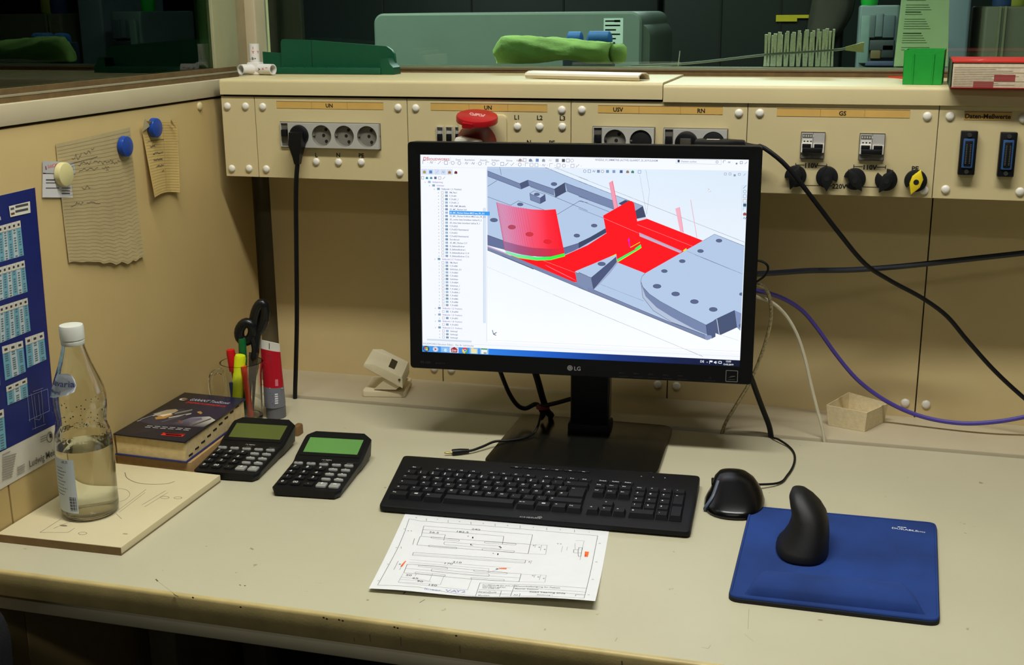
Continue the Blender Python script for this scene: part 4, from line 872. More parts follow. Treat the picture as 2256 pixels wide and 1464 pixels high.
part('scroll_wheel', MB().cyl((.006, .044, .033), (.013, .045, .031), .0075, n=18), mat('grey_wheel', (60, 62, 62), .4), em)
part('side_button', MB().rbox(-.0325, .012, .024, -.026, .034, .029, .002), BLACKP, em)
part('button_seam', MB().tube([(.008, .054, .020), (.005, .049, .030), (.002, .040, .0405), (-.001, .028, .0437)], .0006, 6), DARK, em)
p0 = Vector((.013, .052, .012)); Mi = ROOT[em.name].inverted() @ UP
pts = [p0]+[Mi @ Vector(desk(u, v, z)) for u, v, z in ((1712, 1064, .004), (1735, 1046, .0025), (1749, 1022, .0025), (1750, 1000, .0025), (1738, 983, .003), (1716, 968, .006), (1704, 964, .004), (1699, 961, .003))]
part('cord', MB().tube(pts, .0019, 8), CABLEB, em)

# ================================================================== DRAWING SHEET
shc = [desk(u, v)[:2] for u, v in ((893, 1131), (1342, 1170), (1311, 1344), (813, 1304))]   # corners on the desk: far-left, far-right, near-right, near-left
def sheet(s, t):
    """s along the width, t from far (0) to near (1)"""
    a = shc[0]*(1-s)+shc[1]*s; b = shc[3]*(1-s)+shc[2]*s; q = a*(1-t)+b*t
    z = .0006+(.0045+.010*s**1.5)*max(0, t-.45)**1.6*2.2+.0022*math.sin(s*9+.6)*max(0, t-.55)*1.6
    return (q[0], q[1], max(.0006, z))
sh = thing('drawing_sheet', 'white technical drawing sheet with orange marks, lying in front of the keyboard', 'paper', (*sheet(.5, .5)[:2], 0))
part('paper', MB().grid(sheet, 28, 20), mat('white_paper', (226, 226, 226), .75, var=.015), sh, True, angle=80, recalc=False)
Z7 = homog([(897, 1132), (1342, 1171), (1313, 1313), (815, 1295)], [(0, 0), (1, 0), (1, 1), (0, 1)])
def z7(x, y): return Z7(800+x/4.0286, 1110+y/4.0286)
Q = Print(step=.04); GI = (88, 88, 92); LI = (140, 140, 146)
def L7(*pts, w=.0022, c=GI): Q.line([z7(*p) for p in pts], w, c)
L7((433, 137), (560, 158), (1200, 205), (2098, 282), (1985, 797)); L7((433, 137), (398, 240), (340, 370), (150, 716), (560, 722), (1100, 780)); L7((1100, 780), (1985, 797))
for x in (612, 826, 1043, 1264, 1481, 1702, 1923): L7((x, 157+(x-612)*.076), (x, 137+(x-612)*.076), w=.002)
for i, (x, y) in enumerate(((505, 132), (720, 150), (935, 170), (1155, 188), (1372, 205), (1590, 222), (1810, 240), (2032, 258))): s_, t_ = z7(x, y); Q.text('87654321'[i], s_, t_, -.014, LI, 'c', -.7)
for x, y in ((390, 225), (318, 382), (240, 527), (155, 676), (2112, 340), (2083, 478), (2053, 620), (2020, 762)): L7((x-8, y), (x+8, y), w=.006, c=LI)
L7((588, 200), (1586, 276)); L7((580, 230), (1340, 288)); L7((572, 258), (803, 275)); L7((588, 200), (566, 285)); L7((1586, 276), (1566, 352)); L7((1340, 288), (1330, 350)); L7((803, 275), (790, 322))
for t, x, y in (('240', 1088, 238), ('182.5', 962, 258), ('56.5', 690, 262), ('210', 922, 506), ('170', 838, 518), ('20', 460, 628), ('65', 528, 654), ('90', 576, 678), ('150', 700, 706)): s_, t_ = z7(x, y); Q.text(t, s_, t_, -.021, (90, 90, 94), 'c', -1.0)
L7((556, 288), (1566, 352), (1548, 424), (526, 360), (556, 288), w=.0024)
def slot(x0, y0, x1, y1, h): L7((x0, y0-h), (x1, y1-h), (x1+9, y1), (x1, y1+h), (x0, y0+h), (x0-9, y0), (x0, y0-h), w=.0018)
for q in ((672, 298, 932, 322, 6), (1178, 336, 1440, 352, 6), (650, 368, 910, 384, 6), (1158, 394, 1426, 408, 6), (800, 345, 1310, 378, 11)): slot(*q)
L7((495, 422), (1528, 474), (1522, 498), (486, 446), (495, 422)); L7((490, 436), (1524, 488), w=.0016, c=LI)
L7((462, 484), (1400, 540), w=.0016, c=LI); L7((455, 508), (1215, 548), w=.0016, c=LI)
L7((440, 526), (700, 534), (1492, 588), (1474, 656), (410, 602), (440, 526), w=.0024); L7((425, 562), (1482, 622), w=.0016)
for q in ((560, 538, 832, 552, 6), (1088, 566, 1366, 584, 6), (532, 598, 812, 612, 6), (1064, 628, 1344, 642, 6), (690, 572, 1212, 602, 11)): slot(*q)
for x0, y0, x1, y1 in ((405, 608, 362, 686), (362, 686, 778, 692), (385, 640, 672, 664), (375, 662, 690, 672), (672, 664, 696, 602), (778, 692, 806, 618), (1032, 726, 1064, 634), (540, 610, 524, 628), (362, 690, 1032, 726), (1215, 545, 1208, 580)): L7((x0, y0), (x1, y1), w=.0016, c=LI)
for k, (x, y0, y1) in enumerate(((1614, 352, 376), (1660, 356, 398), (1704, 358, 428), (1608, 592, 620), (1652, 594, 640), (1696, 598, 660), (1578, 478, 504))): L7((x, y0), (x-12, y1), w=.0018, c=LI); s_, t_ = z7(x-20, (y0+y1)/2); Q.text('8', s_, t_, -.014, LI, 'c')
for x0, y0, x1, y1 in ((1566, 352, 1708, 358), (1548, 424, 1692, 428), (1492, 590, 1700, 598), (1474, 656, 1684, 660), (1528, 474, 1582, 478), (1928, 320, 1994, 322), (1994, 322, 1960, 465), (1924, 340, 1924, 388), (1828, 364, 1816, 408), (1866, 368, 1858, 396)): L7((x0, y0), (x1, y1), w=.0016, c=LI)
L7((1914, 388), (1950, 390), (1954, 372), (1980, 374), (1972, 414), (1946, 412), (1948, 390), w=.0024); L7((1914, 388), (1912, 412), (1946, 414), (1950, 440), (1966, 440), (1972, 414), w=.0024)
L7((498, 306), (484, 358)); L7((345, 498), (306, 576), w=.0018); L7((388, 540), (365, 576), w=.0018)
for x, y in ((430, 240), (462, 242), (1790, 345), (1814, 347), (1250, 424), (1020, 288)): L7((x-6, y), (x+6, y), w=.006)
L7((1064, 292), (1062, 306), w=.006, c=(30, 30, 34)); L7((1048, 350), (1046, 360), (1066, 360), w=.005, c=(30, 30, 34)); L7((1300, 370), (1322, 380), w=.007, c=(40, 40, 44)); L7((1292, 424), (1290, 436), w=.006, c=(30, 30, 34))
for pts in (((1140, 666), (2008, 702)), ((1140, 666), (1104, 780)), ((1440, 684), (1405, 786)), ((1130, 722), (1425, 738)), ((1432, 712), (2002, 738)), ((1425, 738), (1998, 762)), ((1120, 750), (1415, 766)), ((1330, 732), (1314, 784)), ((1486, 762), (1478, 790)), ((1925, 766), (1920, 782)), ((1925, 766), (1985, 768))): L7(*pts, w=.0022)
for t, x, y, h in (('ALUMINIUM EN AW-7075', 1160, 686, .022), ('Oberfläche gefräst', 1160, 700, .022), ('ISO 2768-mK', 1160, 712, .022), ('Strandholz', 1125, 746, .03), ('Montiert', 1125, 774, .022), ('Klemmbefestigung für Fixbett', 1445, 698, .026), ('Material  Edelstahl', 1440, 722, .022), ('fixed bearing slide', 1560, 754, .034), ('Zeichnung 1', 1620, 780, .022), ('A3', 1430, 778, .026)): s_, t_ = z7(x, y); Q.text(t, s_, t_, -h*.62, (112, 112, 116), 'l', -.75)
for x0, y0, x1, y1, c in ((1, 1, 1, 1, 0),): pass
for pts in (((415, 497), (428, 497), (392, 547), (370, 549), (385, 528)), ((1302, 541), (1370, 540), (1366, 551), (1300, 548)), ((1998, 402), (2030, 404), (2020, 442), (1994, 441))): Q.poly([z7(*p) for p in pts], (240, 106, 30))
for pts in (((390, 527), (372, 546), (388, 546)), ((1996, 424), (2010, 426), (2006, 441), (1994, 440))): Q.poly([z7(*p) for p in pts], (216, 66, 26))
PEN = (150, 158, 204)
for t, x, y, h in (('linear', 622, 742, .05), ('VA', 822, 748, .062), ('Y2', 920, 748, .06)): s_, t_ = z7(x, y); Q.text(t, s_, t_, -h*.5, PEN, 'l', -1.0)
for pts in (((358, 528), (372, 524)), ((1276, 552), (1296, 546))): L7(*pts, w=.008, c=(60, 60, 90))
L7((365, 375), (368, 390)); L7((1210, 580), (1300, 550), w=.0016, c=LI)
# lay the print on the curved sheet; mirrored text heights come out upright because t runs towards the viewer
Q.build('drawing', lambda s, t, e: (lambda p_: (p_[0], p_[1], p_[2]+.00012+e*.08))(sheet(min(1, max(0, s)), min(1, max(0, t)))), sh, PRINT, world=True)
# ================================================================== BOTTLE
GL = mat('clear_green_glass', (250, 252, 249), .02, var=0., trans=1., ior=1.47)
bt = thing('water_bottle', 'clear glass water bottle with white screw cap, half full, on the notepad', 'bottle', (-.1400, -.742, .0125))
prof = [(.028, .0), (.036, .0012), (.0392, .006), (.0396, .012), (.0396, .104), (.0388, .114), (.0372, .124), (.0352, .131), (.0343, .137), (.0348, .144), (.0366, .156), (.0374, .166), (.0372, .175), (.0350, .187), (.0312, .199), (.0266, .211), (.0224, .222), (.0188, .234), (.0162, .244), (.0150, .251), (.0150, .262), (.0138, .264)]
inn = [(max(.004, r-.0026), z) for r, z in prof if z > .004][::-1]
mb = MB(); n = 40
def ringat(r, z): return [(r*math.cos(2*math.pi*k/n), r*math.sin(2*math.pi*k/n), z) for k in range(n)]
mb.loft([ringat(r, z) for r, z in prof]+[ringat(r, z) for r, z in inn]+[ringat(.03, .0065), ringat(.012, .008)]); part('glass_body', mb, GL, bt, angle=60)
wl_ = .103; wp = [(.012, .0078), (.030, .0063)]+[(r-.0025, z) for r, z in prof if .004 < z < wl_]+[(.0371, wl_), (.0365, wl_)]
part('water', MB().lathe(wp, n), mat('still_water', (250, 252, 250), .0, var=0., trans=1., ior=1.33), bt, angle=60)
part('cap', MB().lathe([(.0152, .250), (.0158, .2515), (.0158, .2555), (.0152, .2562), (.0152, .2575), (.0163, .2580), (.0165, .262), (.0165, .2745), (.0155, .2775), (.008, .2785)], 36), mat('white_cap_plastic', (214, 216, 204), .4, var=.02), bt)
def cylmap(rf):
    def f(a, z, e): r = rf(z)+e+.0003; return (r*math.cos(math.radians(a)), r*math.sin(math.radians(a)), z)
    return f
def rad(z):
    for (r0, z0), (r1, z1) in zip(prof, prof[1:]):
        if z0 <= z <= z1: return r0+(r1-r0)*(z-z0)/max(1e-6, z1-z0)
    return .0396
Q = Print(step=6)
Q.rect(-205, .014, -77, .094, (196, 208, 216)); Q.rect(-205, .014, -150, .094, (150, 172, 196))
for k in range(14): Q.rect(-95, .0175+k*.0015, -80, .0182+k*.0015+(k % 3)*.0003, (40, 44, 60), True)
for k in range(9): Q.line([(-134+(k*37 % 9), .040+k*.005), (-108+(k*53 % 12), .040+k*.005)], .0012, (90, 100, 120))
Q.text('e0,7l', -106, .088, .0042, (60, 66, 90), 'l', 1400)
Q.build('lower_label', cylmap(rad), bt, PRINT, eps=2e-5)
Q = Print(step=5)
Q.poly([(-170, .176), (-140, .178), (-110, .182), (-80, .187), (-62, .191), (-56, .199), (-59, .207), (-68, .213), (-84, .215), (-110, .213), (-170, .212)], (206, 212, 222))
Q.text('Bavaria', -60, .1975, .0085, (28, 30, 84), 'r', 2300, shear=0.); Q.text('Mineral', -96, .187, .0050, (28, 30, 84), 'r', 2000)
Q.build('neck_label', cylmap(rad), bt, PRINT, eps=2e-5)
Q = Print(); Q.text('MEHRWEGFLASCHE  MEHRWEGFLASCHE', -250, .1165, .0088, (200, 210, 200), 'l', 1900)
Q.it = [(p_, f_, c_, 12) for p_, f_, c_, _ in Q.it]; emb = Q.build('embossed_lettering', cylmap(rad), bt, GL, eps=2e-5)
dr = MB(); rnd = random.Random(3)
for k in range(70):
    a_, z_ = math.radians(-150+rnd.random()*190), .138+rnd.random()*.044; r_ = rad(z_)-.0028; s_ = .0005+rnd.random()*.0007
    dr.dome((r_*math.cos(a_), r_*math.sin(a_), z_), (-math.cos(a_), -math.sin(a_), 0), s_, s_*.7, 6)
tag(part('droplets', dr, mat('water_drop', (120, 130, 120), .05, trans=.6, ior=1.33), bt), kind='stuff')

# ================================================================== NOTEPAD, BOOKS
pq = [(-.2225, -.5635), (-.029, -.5676), (-.0305, -.8354), (-.2225, -.8400)]
pad = thing('notepad', 'cream sketch pad with pencil sketches lying against the left wall', 'notepad', (-.125, -.70, 0))
part('pages', MB().slab(pq, .0028, .0118, .0004), mat('pad_paper', (204, 192, 152), .8, var=.03, scale=8, bump=.15, fine=1200), pad, True)
part('card_back', MB().slab([(x, y) for x, y in pq], .0003, .0028), mat('grey_card', (128, 112, 82), .8), pad, True)
part('glue_binding', MB().slab([(pq[3][0], pq[3][1]-.0008), (pq[2][0], pq[2][1]-.0008), (pq[2][0], pq[2][1]+.0006), (pq[3][0], pq[3][1]+.0006)], .0004, .0114), mat('brown_binding', (126, 100, 62), .7, var=.1), pad, True)
Q = Print(); PC = (104, 98, 84)
def pd(*px_): return [tuple(desk(u, v, .012)[:2]) for u, v in px_]
Q.line(smooth_path_2d := [tuple(p_[:2]) for p_ in smooth_path([(*q, 0) for q in pd((275, 1040), (280, 1052), (300, 1062), (330, 1066), (365, 1065), (385, 1060))])], .0009, (70, 64, 54))
Q.line([tuple(p_[:2]) for p_ in smooth_path([(*q, 0) for q in pd((258, 1075), (278, 1078), (286, 1088), (276, 1100), (255, 1106))])], .0005, PC)
for l in (((262, 1122), (322, 1077)), ((262, 1128), (320, 1084)), ((312, 1112), (365, 1080)), ((318, 1116), (370, 1084)), ((88, 1172), (150, 1172), (165, 1162)), ((88, 1172), (135, 1142)), ((118, 1163), (150, 1150), (172, 1146)), ((255, 1130), (268, 1142))): Q.line(pd(*l), .0005, PC)
for u, v, a_, b_ in ((363, 1095, .007, .004), (392, 1096, .006, .004), (182, 1174, .006, .004)): x, y = pd((u, v))[0]; Q.ring(x, y, a_, b_, .0006, PC)
Q.ell(*pd((276, 1175))[0], .004, .0015, (176, 156, 108)); Q.ell(*pd((140, 1157))[0], .006, .0022, (120, 112, 96))
Q.build('pencil_sketches', lambda x, y, e: (x, y, .01195+e), pad, PRINT, world=True)
PAGES = mat('book_pages', (206, 184, 132), .8, var=.10, scale=120, bump=.3, fine=400)
PAGESB = mat('brown_book_pages', (170, 136, 86), .8, var=.10, scale=120, bump=.3)
lb = thing('book', 'thick brown-edged book lying underneath the dark blue catalogue', 'book', (-.155, -.45, 0))
lq = [(-.2235, -.548), (-.088, -.553), (-.098, -.350), (-.2235, -.345)]
part('page_block', MB().slab(lq, .001, .0205, .0005), PAGESB, lb, True); part('cover', MB().slab([(x*1.0, y) for x, y in lq], .0, .0012), mat('brown_cover', (96, 74, 50), .6), lb, True)
tbk = thing('book', 'thick dark blue tool catalogue with tools pictured on its cover', 'book', (-.155, -.45, .0208))
tq = [(-.2235, -.5515), (-.0925, -.5575), (-.102, -.337), (-.2235, -.332)]
part('page_block', MB().slab([(-.2215, -.5485), (-.0955, -.554), (-.1045, -.341), (-.2215, -.336)], .0228, .0545, .0003), PAGES, tbk, True)
NAVY = mat('navy_book_cover', (14, 15, 34), .3, var=.05, coat=.3)
part('back_cover', MB().slab(tq, .0210, .0230, .0005), mat('blue_book_cover', (30, 38, 92), .35), tbk, True)
fc = part('front_cover', MB().slab(tq, .0545, .0566, .0005), NAVY, tbk, True)
for k in range(9):
    t = .05+k*.1; x = -.0955+(-.1045+.0955)*t; y = -.554+(-.341+.554)*t; z = .0265+k*.003
    part('index_tab', MB().box(x-.002, y, z, x+.0004, y+.012, z+.0028), mat('black_index_tab', (24, 22, 20), .7), tbk, True)
BC = homog([(230+60/6.836, 850+670/6.836), (230+1220/6.836, 850+850/6.836), (230+2140/6.836, 850+190/6.836), (230+1000/6.836, 850+105/6.836)], [(0, 0), (1, 0), (1, 1), (0, 1)])
def bz(*p_): return [BC(230+x/6.836, 850+y/6.836) for x, y in p_]
Q = Print(step=.08)
Q.poly(bz((60, 670), (400, 690), (1700, 520), (2130, 190), (1000, 105)), [(10, 11, 24), (13, 14, 36), (17, 20, 54), (17, 22, 62), (8, 8, 18)])
Q.poly(bz((380, 490), (700, 350), (1050, 330), (1230, 400), (1000, 560), (700, 580)), (40, 40, 58)); Q.poly(bz((900, 560), (1250, 460), (1560, 455), (1690, 515), (1500, 620), (1200, 600)), [(40, 38, 60), (110, 106, 122), (176, 174, 166), (190, 186, 170), (60, 56, 78), (30, 28, 54)])
Q.poly(bz((600, 400), (800, 345), (940, 335), (990, 358), (900, 400), (700, 440)), (158, 142, 110)); Q.poly(bz((640, 450), (880, 400), (920, 420), (800, 470), (660, 480)), (176, 126, 60)); Q.poly(bz((700, 420), (880, 392), (900, 410), (760, 440)), (214, 200, 166))
for a_, b_, w_, c_ in (((430, 480), (720, 390), .03, (170, 166, 156)), ((940, 400), (1220, 350), .035, (120, 116, 104)), ((860, 460), (1220, 405), .03, (176, 172, 160)), ((760, 520), (1130, 420), .02, (90, 88, 96)), ((1280, 590), (1600, 490), .03, (70, 62, 70)), ((380, 500), (600, 430), .02, (140, 138, 132))): Q.line(bz(a_, b_), w_, c_)
Q.poly(bz((1310, 380), (1370, 372), (1415, 400), (1390, 418), (1330, 396)), (176, 130, 70)); Q.poly(bz((1180, 490), (1420, 470), (1440, 500), (1240, 540)), (96, 92, 112)); Q.poly(bz((1020, 505), (1060, 500), (1130, 550), (1080, 556)), (110, 66, 60))
(x0, y0), (x1, y1) = bz((1110, 215), (1860, 275)); an = math.atan2(y1-y0, x1-x0)
Q.text('GARANT ToolScout', x0, y0, .052, (176, 176, 190), 'l', 1.02, an, shear=.2); (x0, y0), (x1, y1) = bz((1060, 248), (1800, 318)); Q.text('ZERSPANUNGSHANDBUCH', x0, y0, .036, (206, 44, 40), 'l', 1.02, math.atan2(y1-y0, x1-x0), shear=.2)
x0, y0 = bz((1015, 200))[0]; Q.ell(x0, y0, .062, .034, (120, 84, 50)); Q.ell(x0-.008, y0, .05, .026, (206, 196, 178)); Q.ell(x0+.006, y0+.004, .036, .016, (70, 50, 36))
for i, (a_, b_) in enumerate((((540, 570), (1305, 645)), ((510, 588), (1280, 665)))):
    (x0, y0), (x1, y1) = bz(a_, b_)
    for k in range(6): t = k/6+.01; Q.line([(x0+(x1-x0)*t, y0+(y1-y0)*t), (x0+(x1-x0)*(t+.12), y0+(y1-y0)*(t+.12))], .008, (196, 196, 190))
Q.poly(bz((830, 682), (1205, 718), (1165, 762), (785, 722)), (206, 30, 28)); Q.line(bz((850, 690), (1190, 722)), .016, (226, 190, 170)); Q.line(bz((870, 715), (1140, 742)), .02, (120, 16, 20))
def tqm(s, t, e):
    a_ = Vector(tq[0])*(1-s)+Vector(tq[1])*s; b_ = Vector(tq[3])*(1-s)+Vector(tq[2])*s; q = a_*(1-t)+b_*t; return (q.x, q.y, .0567+e)
Q.build('cover_print', tqm, fc, GLOSSY_PRINT, eps=2e-5, world=True)

# ================================================================== GLASS TANKARD WITH PENS
JX, JY = -.133, -.288
jar = thing('glass_tankard', 'clear glass tankard holding pens and scissors behind the books', 'glass', (JX, JY, 0))
op = [(.026, 0), (.0315, .001), (.0325, .006), (.0335, .05), (.0345, .085), (.0370, .100), (.0380, .107)]; ip = [(.0352, .107), (.0342, .099), (.0318, .084), (.0308, .05), (.0298, .010), (.012, .008)]
mb = MB(); mb.loft([ringat(r, z) for r, z in op]+[ringat(r, z) for r, z in ip]); part('glass_body', mb, GL, jar, angle=60)
a_ = math.radians(200); hp = [(JX+r*math.cos(a_), JY+r*math.sin(a_), z) for r, z in ((.034, .088), (.043, .091), (.053, .083), (.056, .066), (.054, .045), (.047, .030), (.036, .026))]
part('handle', MB().tube(hp, .0045, 10), GL, jar, True)
def pen(name, label, cat, base, tip, spec, grp='pens in the tankard'):
    """spec: (name, material, [(t, r), ...]) sections along the axis"""
    b, t_ = Vector(base), Vector(tip); o = thing(name, label, cat, base, 0, grp); d = t_-b
    for nm, m_, pr_ in spec:
        mb = MB(); a = d.normalized().orthogonal().normalized(); c = d.normalized().cross(a)
        mb.loft([[b+d*t+(a*math.cos(2*math.pi*k/16)+c*math.sin(2*math.pi*k/16))*r for k in range(16)] for t, r in pr_]); part(nm, mb, m_, o, True)
    return o
REDM = mat('red_marker', (200, 22, 26), .35); YELM = mat('fluorescent_yellow', (214, 226, 20), .4); GRNM = mat('green_marker', (14, 96, 44), .35); GREYP = mat('grey_pen', (70, 72, 76), .4)
pen('marker_pen', 'red capped marker pen in the glass tankard', 'pen', (JX-.010, JY+.004, .012), (-.1520, -.289, .128), [('barrel', mat('clear_barrel', (120, 30, 30), .4), [(0, .0035), (.03, .005), (.72, .005)]), ('cap', REDM, [(.66, .0056), (.67, .0080), (.95, .0080), (1.0, .0070)])])
pen('highlighter', 'fluorescent yellow highlighter in the glass tankard', 'highlighter', (-.139, -.3035, .034), (-.1265, -.3010, .123), [('barrel', YELM, [(0, .0080), (.04, .0102), (.62, .0102), (.64, .0095), (.95, .0102), (1.0, .0085)]), ('clip', BLACKP, [(-.04, .004), (0, .007)])])
pen('marker_pen', 'dark green marker pen behind the yellow highlighter', 'pen', (JX+.004, JY-.004, .012), (-.1325, -.280, .147), [('barrel', GRNM, [(0, .004), (.05, .0065), (.7, .0065)]), ('cap', GRNM, [(.68, .0066), (.69, .0072), (.97, .0068), (1., .0060)])])
pen('folding_rule', 'orange strip standing in the glass tankard at right', 'ruler', (JX+.018, JY-.012, .012), (JX+.014, JY-.018, .105), [('strip', mat('orange_plastic', (206, 62, 34), .4), [(0, .0052), (1., .0052)])])
pen('ballpoint_pen', 'thin blue pen standing low in the glass tankard', 'pen', (JX-.008, JY-.020, .012), (JX-.010, JY-.022, .075), [('barrel', mat('blue_pen', (36, 62, 116), .4), [(0, .002), (.1, .0036), (1., .0036)])])
# scissors, handles up
sc = thing('scissors', 'scissors with black loop handles standing in the glass tankard', 'scissors', (JX+.012, JY+.010, .012))
HB = mat('black_scissor_handle', (18, 19, 20), .3)
for nm, c0, w_, h_, tilt in (('handle_loop', (-.1285, -.271, .1570), .0115, .0180, .35), ('handle_loop', (-.1050, -.262, .1830), .0085, .0270, .28)):
    pts = []
    for k in range(21):
        a = 2*math.pi*k/20; x = w_*math.cos(a); z = h_*math.sin(a); pts.append((c0[0]+x*math.cos(tilt)+z*math.sin(tilt), c0[1]+x*.25, c0[2]-x*math.sin(tilt)+z*math.cos(tilt)))
    part(nm, MB().tube(pts, .0092, 12, smooth=False), HB, sc, True)
part('shank', MB().tube([(-.117, -.268, .146), (-.112, -.272, .128), (-.113, -.276, .112)], .0068, 10), HB, sc, True); part('shank', MB().tube([(-.108, -.264, .160), (-.110, -.268, .142), (-.111, -.273, .120)], .0060, 10), HB, sc, True)
for dx in (-.004, .003): part('blade', MB().loft([[(-.113+dx+a, -.277+b, .122) for a, b in ((-.005, -.001), (.005, -.001), (.005, .001), (-.005, .001))], [(JX+.012+dx+a, JY+.002+b, .014) for a, b in ((-.0012, -.0008), (.0012, -.0008), (.0012, .0008), (-.0012, .0008))]]), mat('dull_blade', (90, 80, 74), .4, .6), sc, True)

# ================================================================== TUBE
tx, ty = -.0845, -.262
tb_ = thing('cream_tube', 'red and silver squeeze tube standing on its grey cap', 'tube', (tx, ty, 0))
part('cap', MB().lathe([(.0170, 0), (.0178, .001), (.0178, .020), (.0165, .0215)], 30, (tx, ty, 0)), mat('grey_tube_cap', (96, 97, 100), .4), tb_, True)
def tring(z, t):
    rx = .0186+.0006*t; ry = .0186*(1-t)+.0012; cx = tx-.001-.004*t
    tilt = .14*t
    return [(cx+rx*math.cos(2*math.pi*k/32), ty+ry*math.sin(2*math.pi*k/32)+.002*t, z-tilt*rx*math.cos(2*math.pi*k/32)) for k in range(32)]
lv = [.0215, .028, .036, .046, .058]; part('silver_sleeve', MB().loft([tring(z, max(0, (z-.03)/.11)) for z in lv]), mat('silver_tube', (122, 124, 132), .3, .25, var=.06, scale=60), tb_, True, angle=60)
part('red_sleeve', MB().loft([tring(z, max(0, (z-.03)/.11)) for z in (.058, .072, .09, .108, .124)]), mat('red_tube', (172, 20, 36), .3, var=.05), tb_, True, angle=60)
part('crimp', MB().loft([tring(z, t) for z, t in ((.124, .855), (.132, .95), (.139, 1.0))]), mat('white_crimp', (206, 202, 188), .5), tb_, True, angle=60)
Q = Print()
for k in range(9): Q.line([(-.014+.0006*k, .078+k*.0048), (.004, .077+k*.0048)], .0018, (150, 20, 40))
Q.line([(-.0205, .0592), (0, .058), (.0205, .0565)], .0011, (214, 190, 196))
for k in range(6): Q.line([(-.015, .049-k*.0045), (.002+(k % 3)*.003, .049-k*.0045)], .0013, (70, 72, 84))
for k in range(5): Q.rect(.009, .030+k*.004, .0135, .0325+k*.004, (210, 210, 210), True)
Q.rect(-.0005, .1265, .0007, .137, (20, 18, 18)); Q.rect(.010, .062, .0145, .074, (206, 110, 120))
def tm(x, z, e):
    t = max(0, (z-.03)/.11); rx = .0186+.0006*t; ry = .0186*(1-t)+.0012; cx = tx-.001-.004*t; k = max(-.98, min(.98, x/rx)); return (cx+x, ty-ry*math.sqrt(1-k*k)+.002*t-.0004-e, z-.14*t*x)
Q.build('lettering', tm, tb_, PRINT, world=True)
single('eraser', MB().slab(rpoly(.012, .022, .004, 4, -.006, -.338), 0, .018, .004), mat('brown_wooden_knob', (120, 88, 48), .6), 'small brown block behind the olive display calculator', 'eraser', (-.006, -.338, 0))

# ================================================================== HOLE PUNCH on the ledge
PUN = mat('cream_punch_plastic', (226, 214, 178), .4, var=.03)
hp_ = thing('hole_punch', 'cream hole punch on the ledge left of the monitor', 'hole punch', (.068, -.105, .0045))
bq = [tuple(desk(u, v, .006)[:2]) for u, v in ((797, 872), (893, 874), (908, 842), (822, 838))]
part('base_tray', MB().slab(round_quad(bq, .008), .0046, .0165, .003, .001), PUN, hp_, True)
fy, by_ = -.128, -.074
fr = [back(u, v, fy) for u, v in ((801, 801), (824, 802), (886, 831))]; bk = [back(u, v, by_) for u, v in ((821, 768), (842, 768), (901, 797))]
mb = MB(); top_ = [Vector(p_) for p_ in fr]+[Vector(p_) for p_ in bk[::-1]]; dz = [.006, .017, .021, .021, .017, .006]
low = [v-Vector((0, 0, dz[i])) for i, v in enumerate(top_)]; cen = sum(top_, Vector())/6
mb.loft([low, [v-Vector((0, 0, .002)) for v in top_], [v+(cen-v)*.03 for v in top_]]); lev = part('lever', mb, PUN, hp_, True)
wq_ = [back(760+x/9.76, 740+y/9.76, -.101) for x, y in ((1010, 487), (1132, 548), (1062, 712), (935, 655))]
nrm = (Vector(fr[2])-Vector(fr[1])).cross(Vector(bk[1])-Vector(fr[1])).normalized(); nrm = nrm if nrm.z > 0 else -nrm
pl = Vector(fr[1]); wq2 = []
for (x, y) in ((1010, 487), (1132, 548), (1062, 712), (935, 655)):
    d = Vector(ray(760+x/9.76, 740+y/9.76)); c0 = Vector(CAM); t = (pl-c0).dot(nrm)/d.dot(nrm); wq2.append(c0+d*t)
part('lever_window', MB().loft([[v-nrm*.004 for v in wq2], [v+nrm*.0006 for v in wq2]]), mat('dark_punch_window', (70, 60, 36), .5), lev, True)
sx0, sz0 = back(822, 857, -.122)[0], .0165
part('side_bracket', MB().loft([[(q[0], y, q[2]) for q in [back(u, v, -.124) for u, v in ((823, 857), (849, 834), (884, 849), (872, 858))]] for y in (-.124, -.082)]), PUN, hp_, True)
pv = back(880, 836, fy); part('pivot_pin', MB().cyl((pv[0], fy-.0015, pv[2]), (pv[0], fy+.004, pv[2]), .0022, n=12), mat('steel_pin', (90, 86, 78), .4, .8), hp_, True)
# ================================================================== CARDBOARD TRAY
cb = thing('card_tray', 'small open cream cardboard tray on the ledge under the purple cable', 'box', (.922, -.066, .0045))
F_, L_, R_ = [Vector((*desk(u, v, .0048)[:2], .0048)) for u, v in ((1905, 951), (1824, 936), (1948, 929))]; B_ = L_+R_-F_
def flare(c, h): ct = (F_+B_)/2; return c+(c-ct)*.10+Vector((0, 0, h))
TF, TL, TR_, TB = flare(F_, .036), flare(L_, .037), flare(R_, .034), flare(B_, .042)
CRD = mat('woven_cream_card', (222, 206, 164), .8, var=.07, scale=160, bump=.4, fine=500)
for a, b, c, d in ((L_, F_, TF, TL), (F_, R_, TR_, TF), (R_, B_, TB, TR_), (B_, L_, TL, TB)):
    nn = (b-a).cross(d-a).normalized()*.0012; part('side_wall', MB().loft([[a, b, c, d], [a-nn, b-nn, c-nn, d-nn]]), CRD, cb, True)
part('bottom', MB().loft([[F_, R_, B_, L_], [v+Vector((0, 0, .001)) for v in (F_, R_, B_, L_)]]), CRD, cb, True)

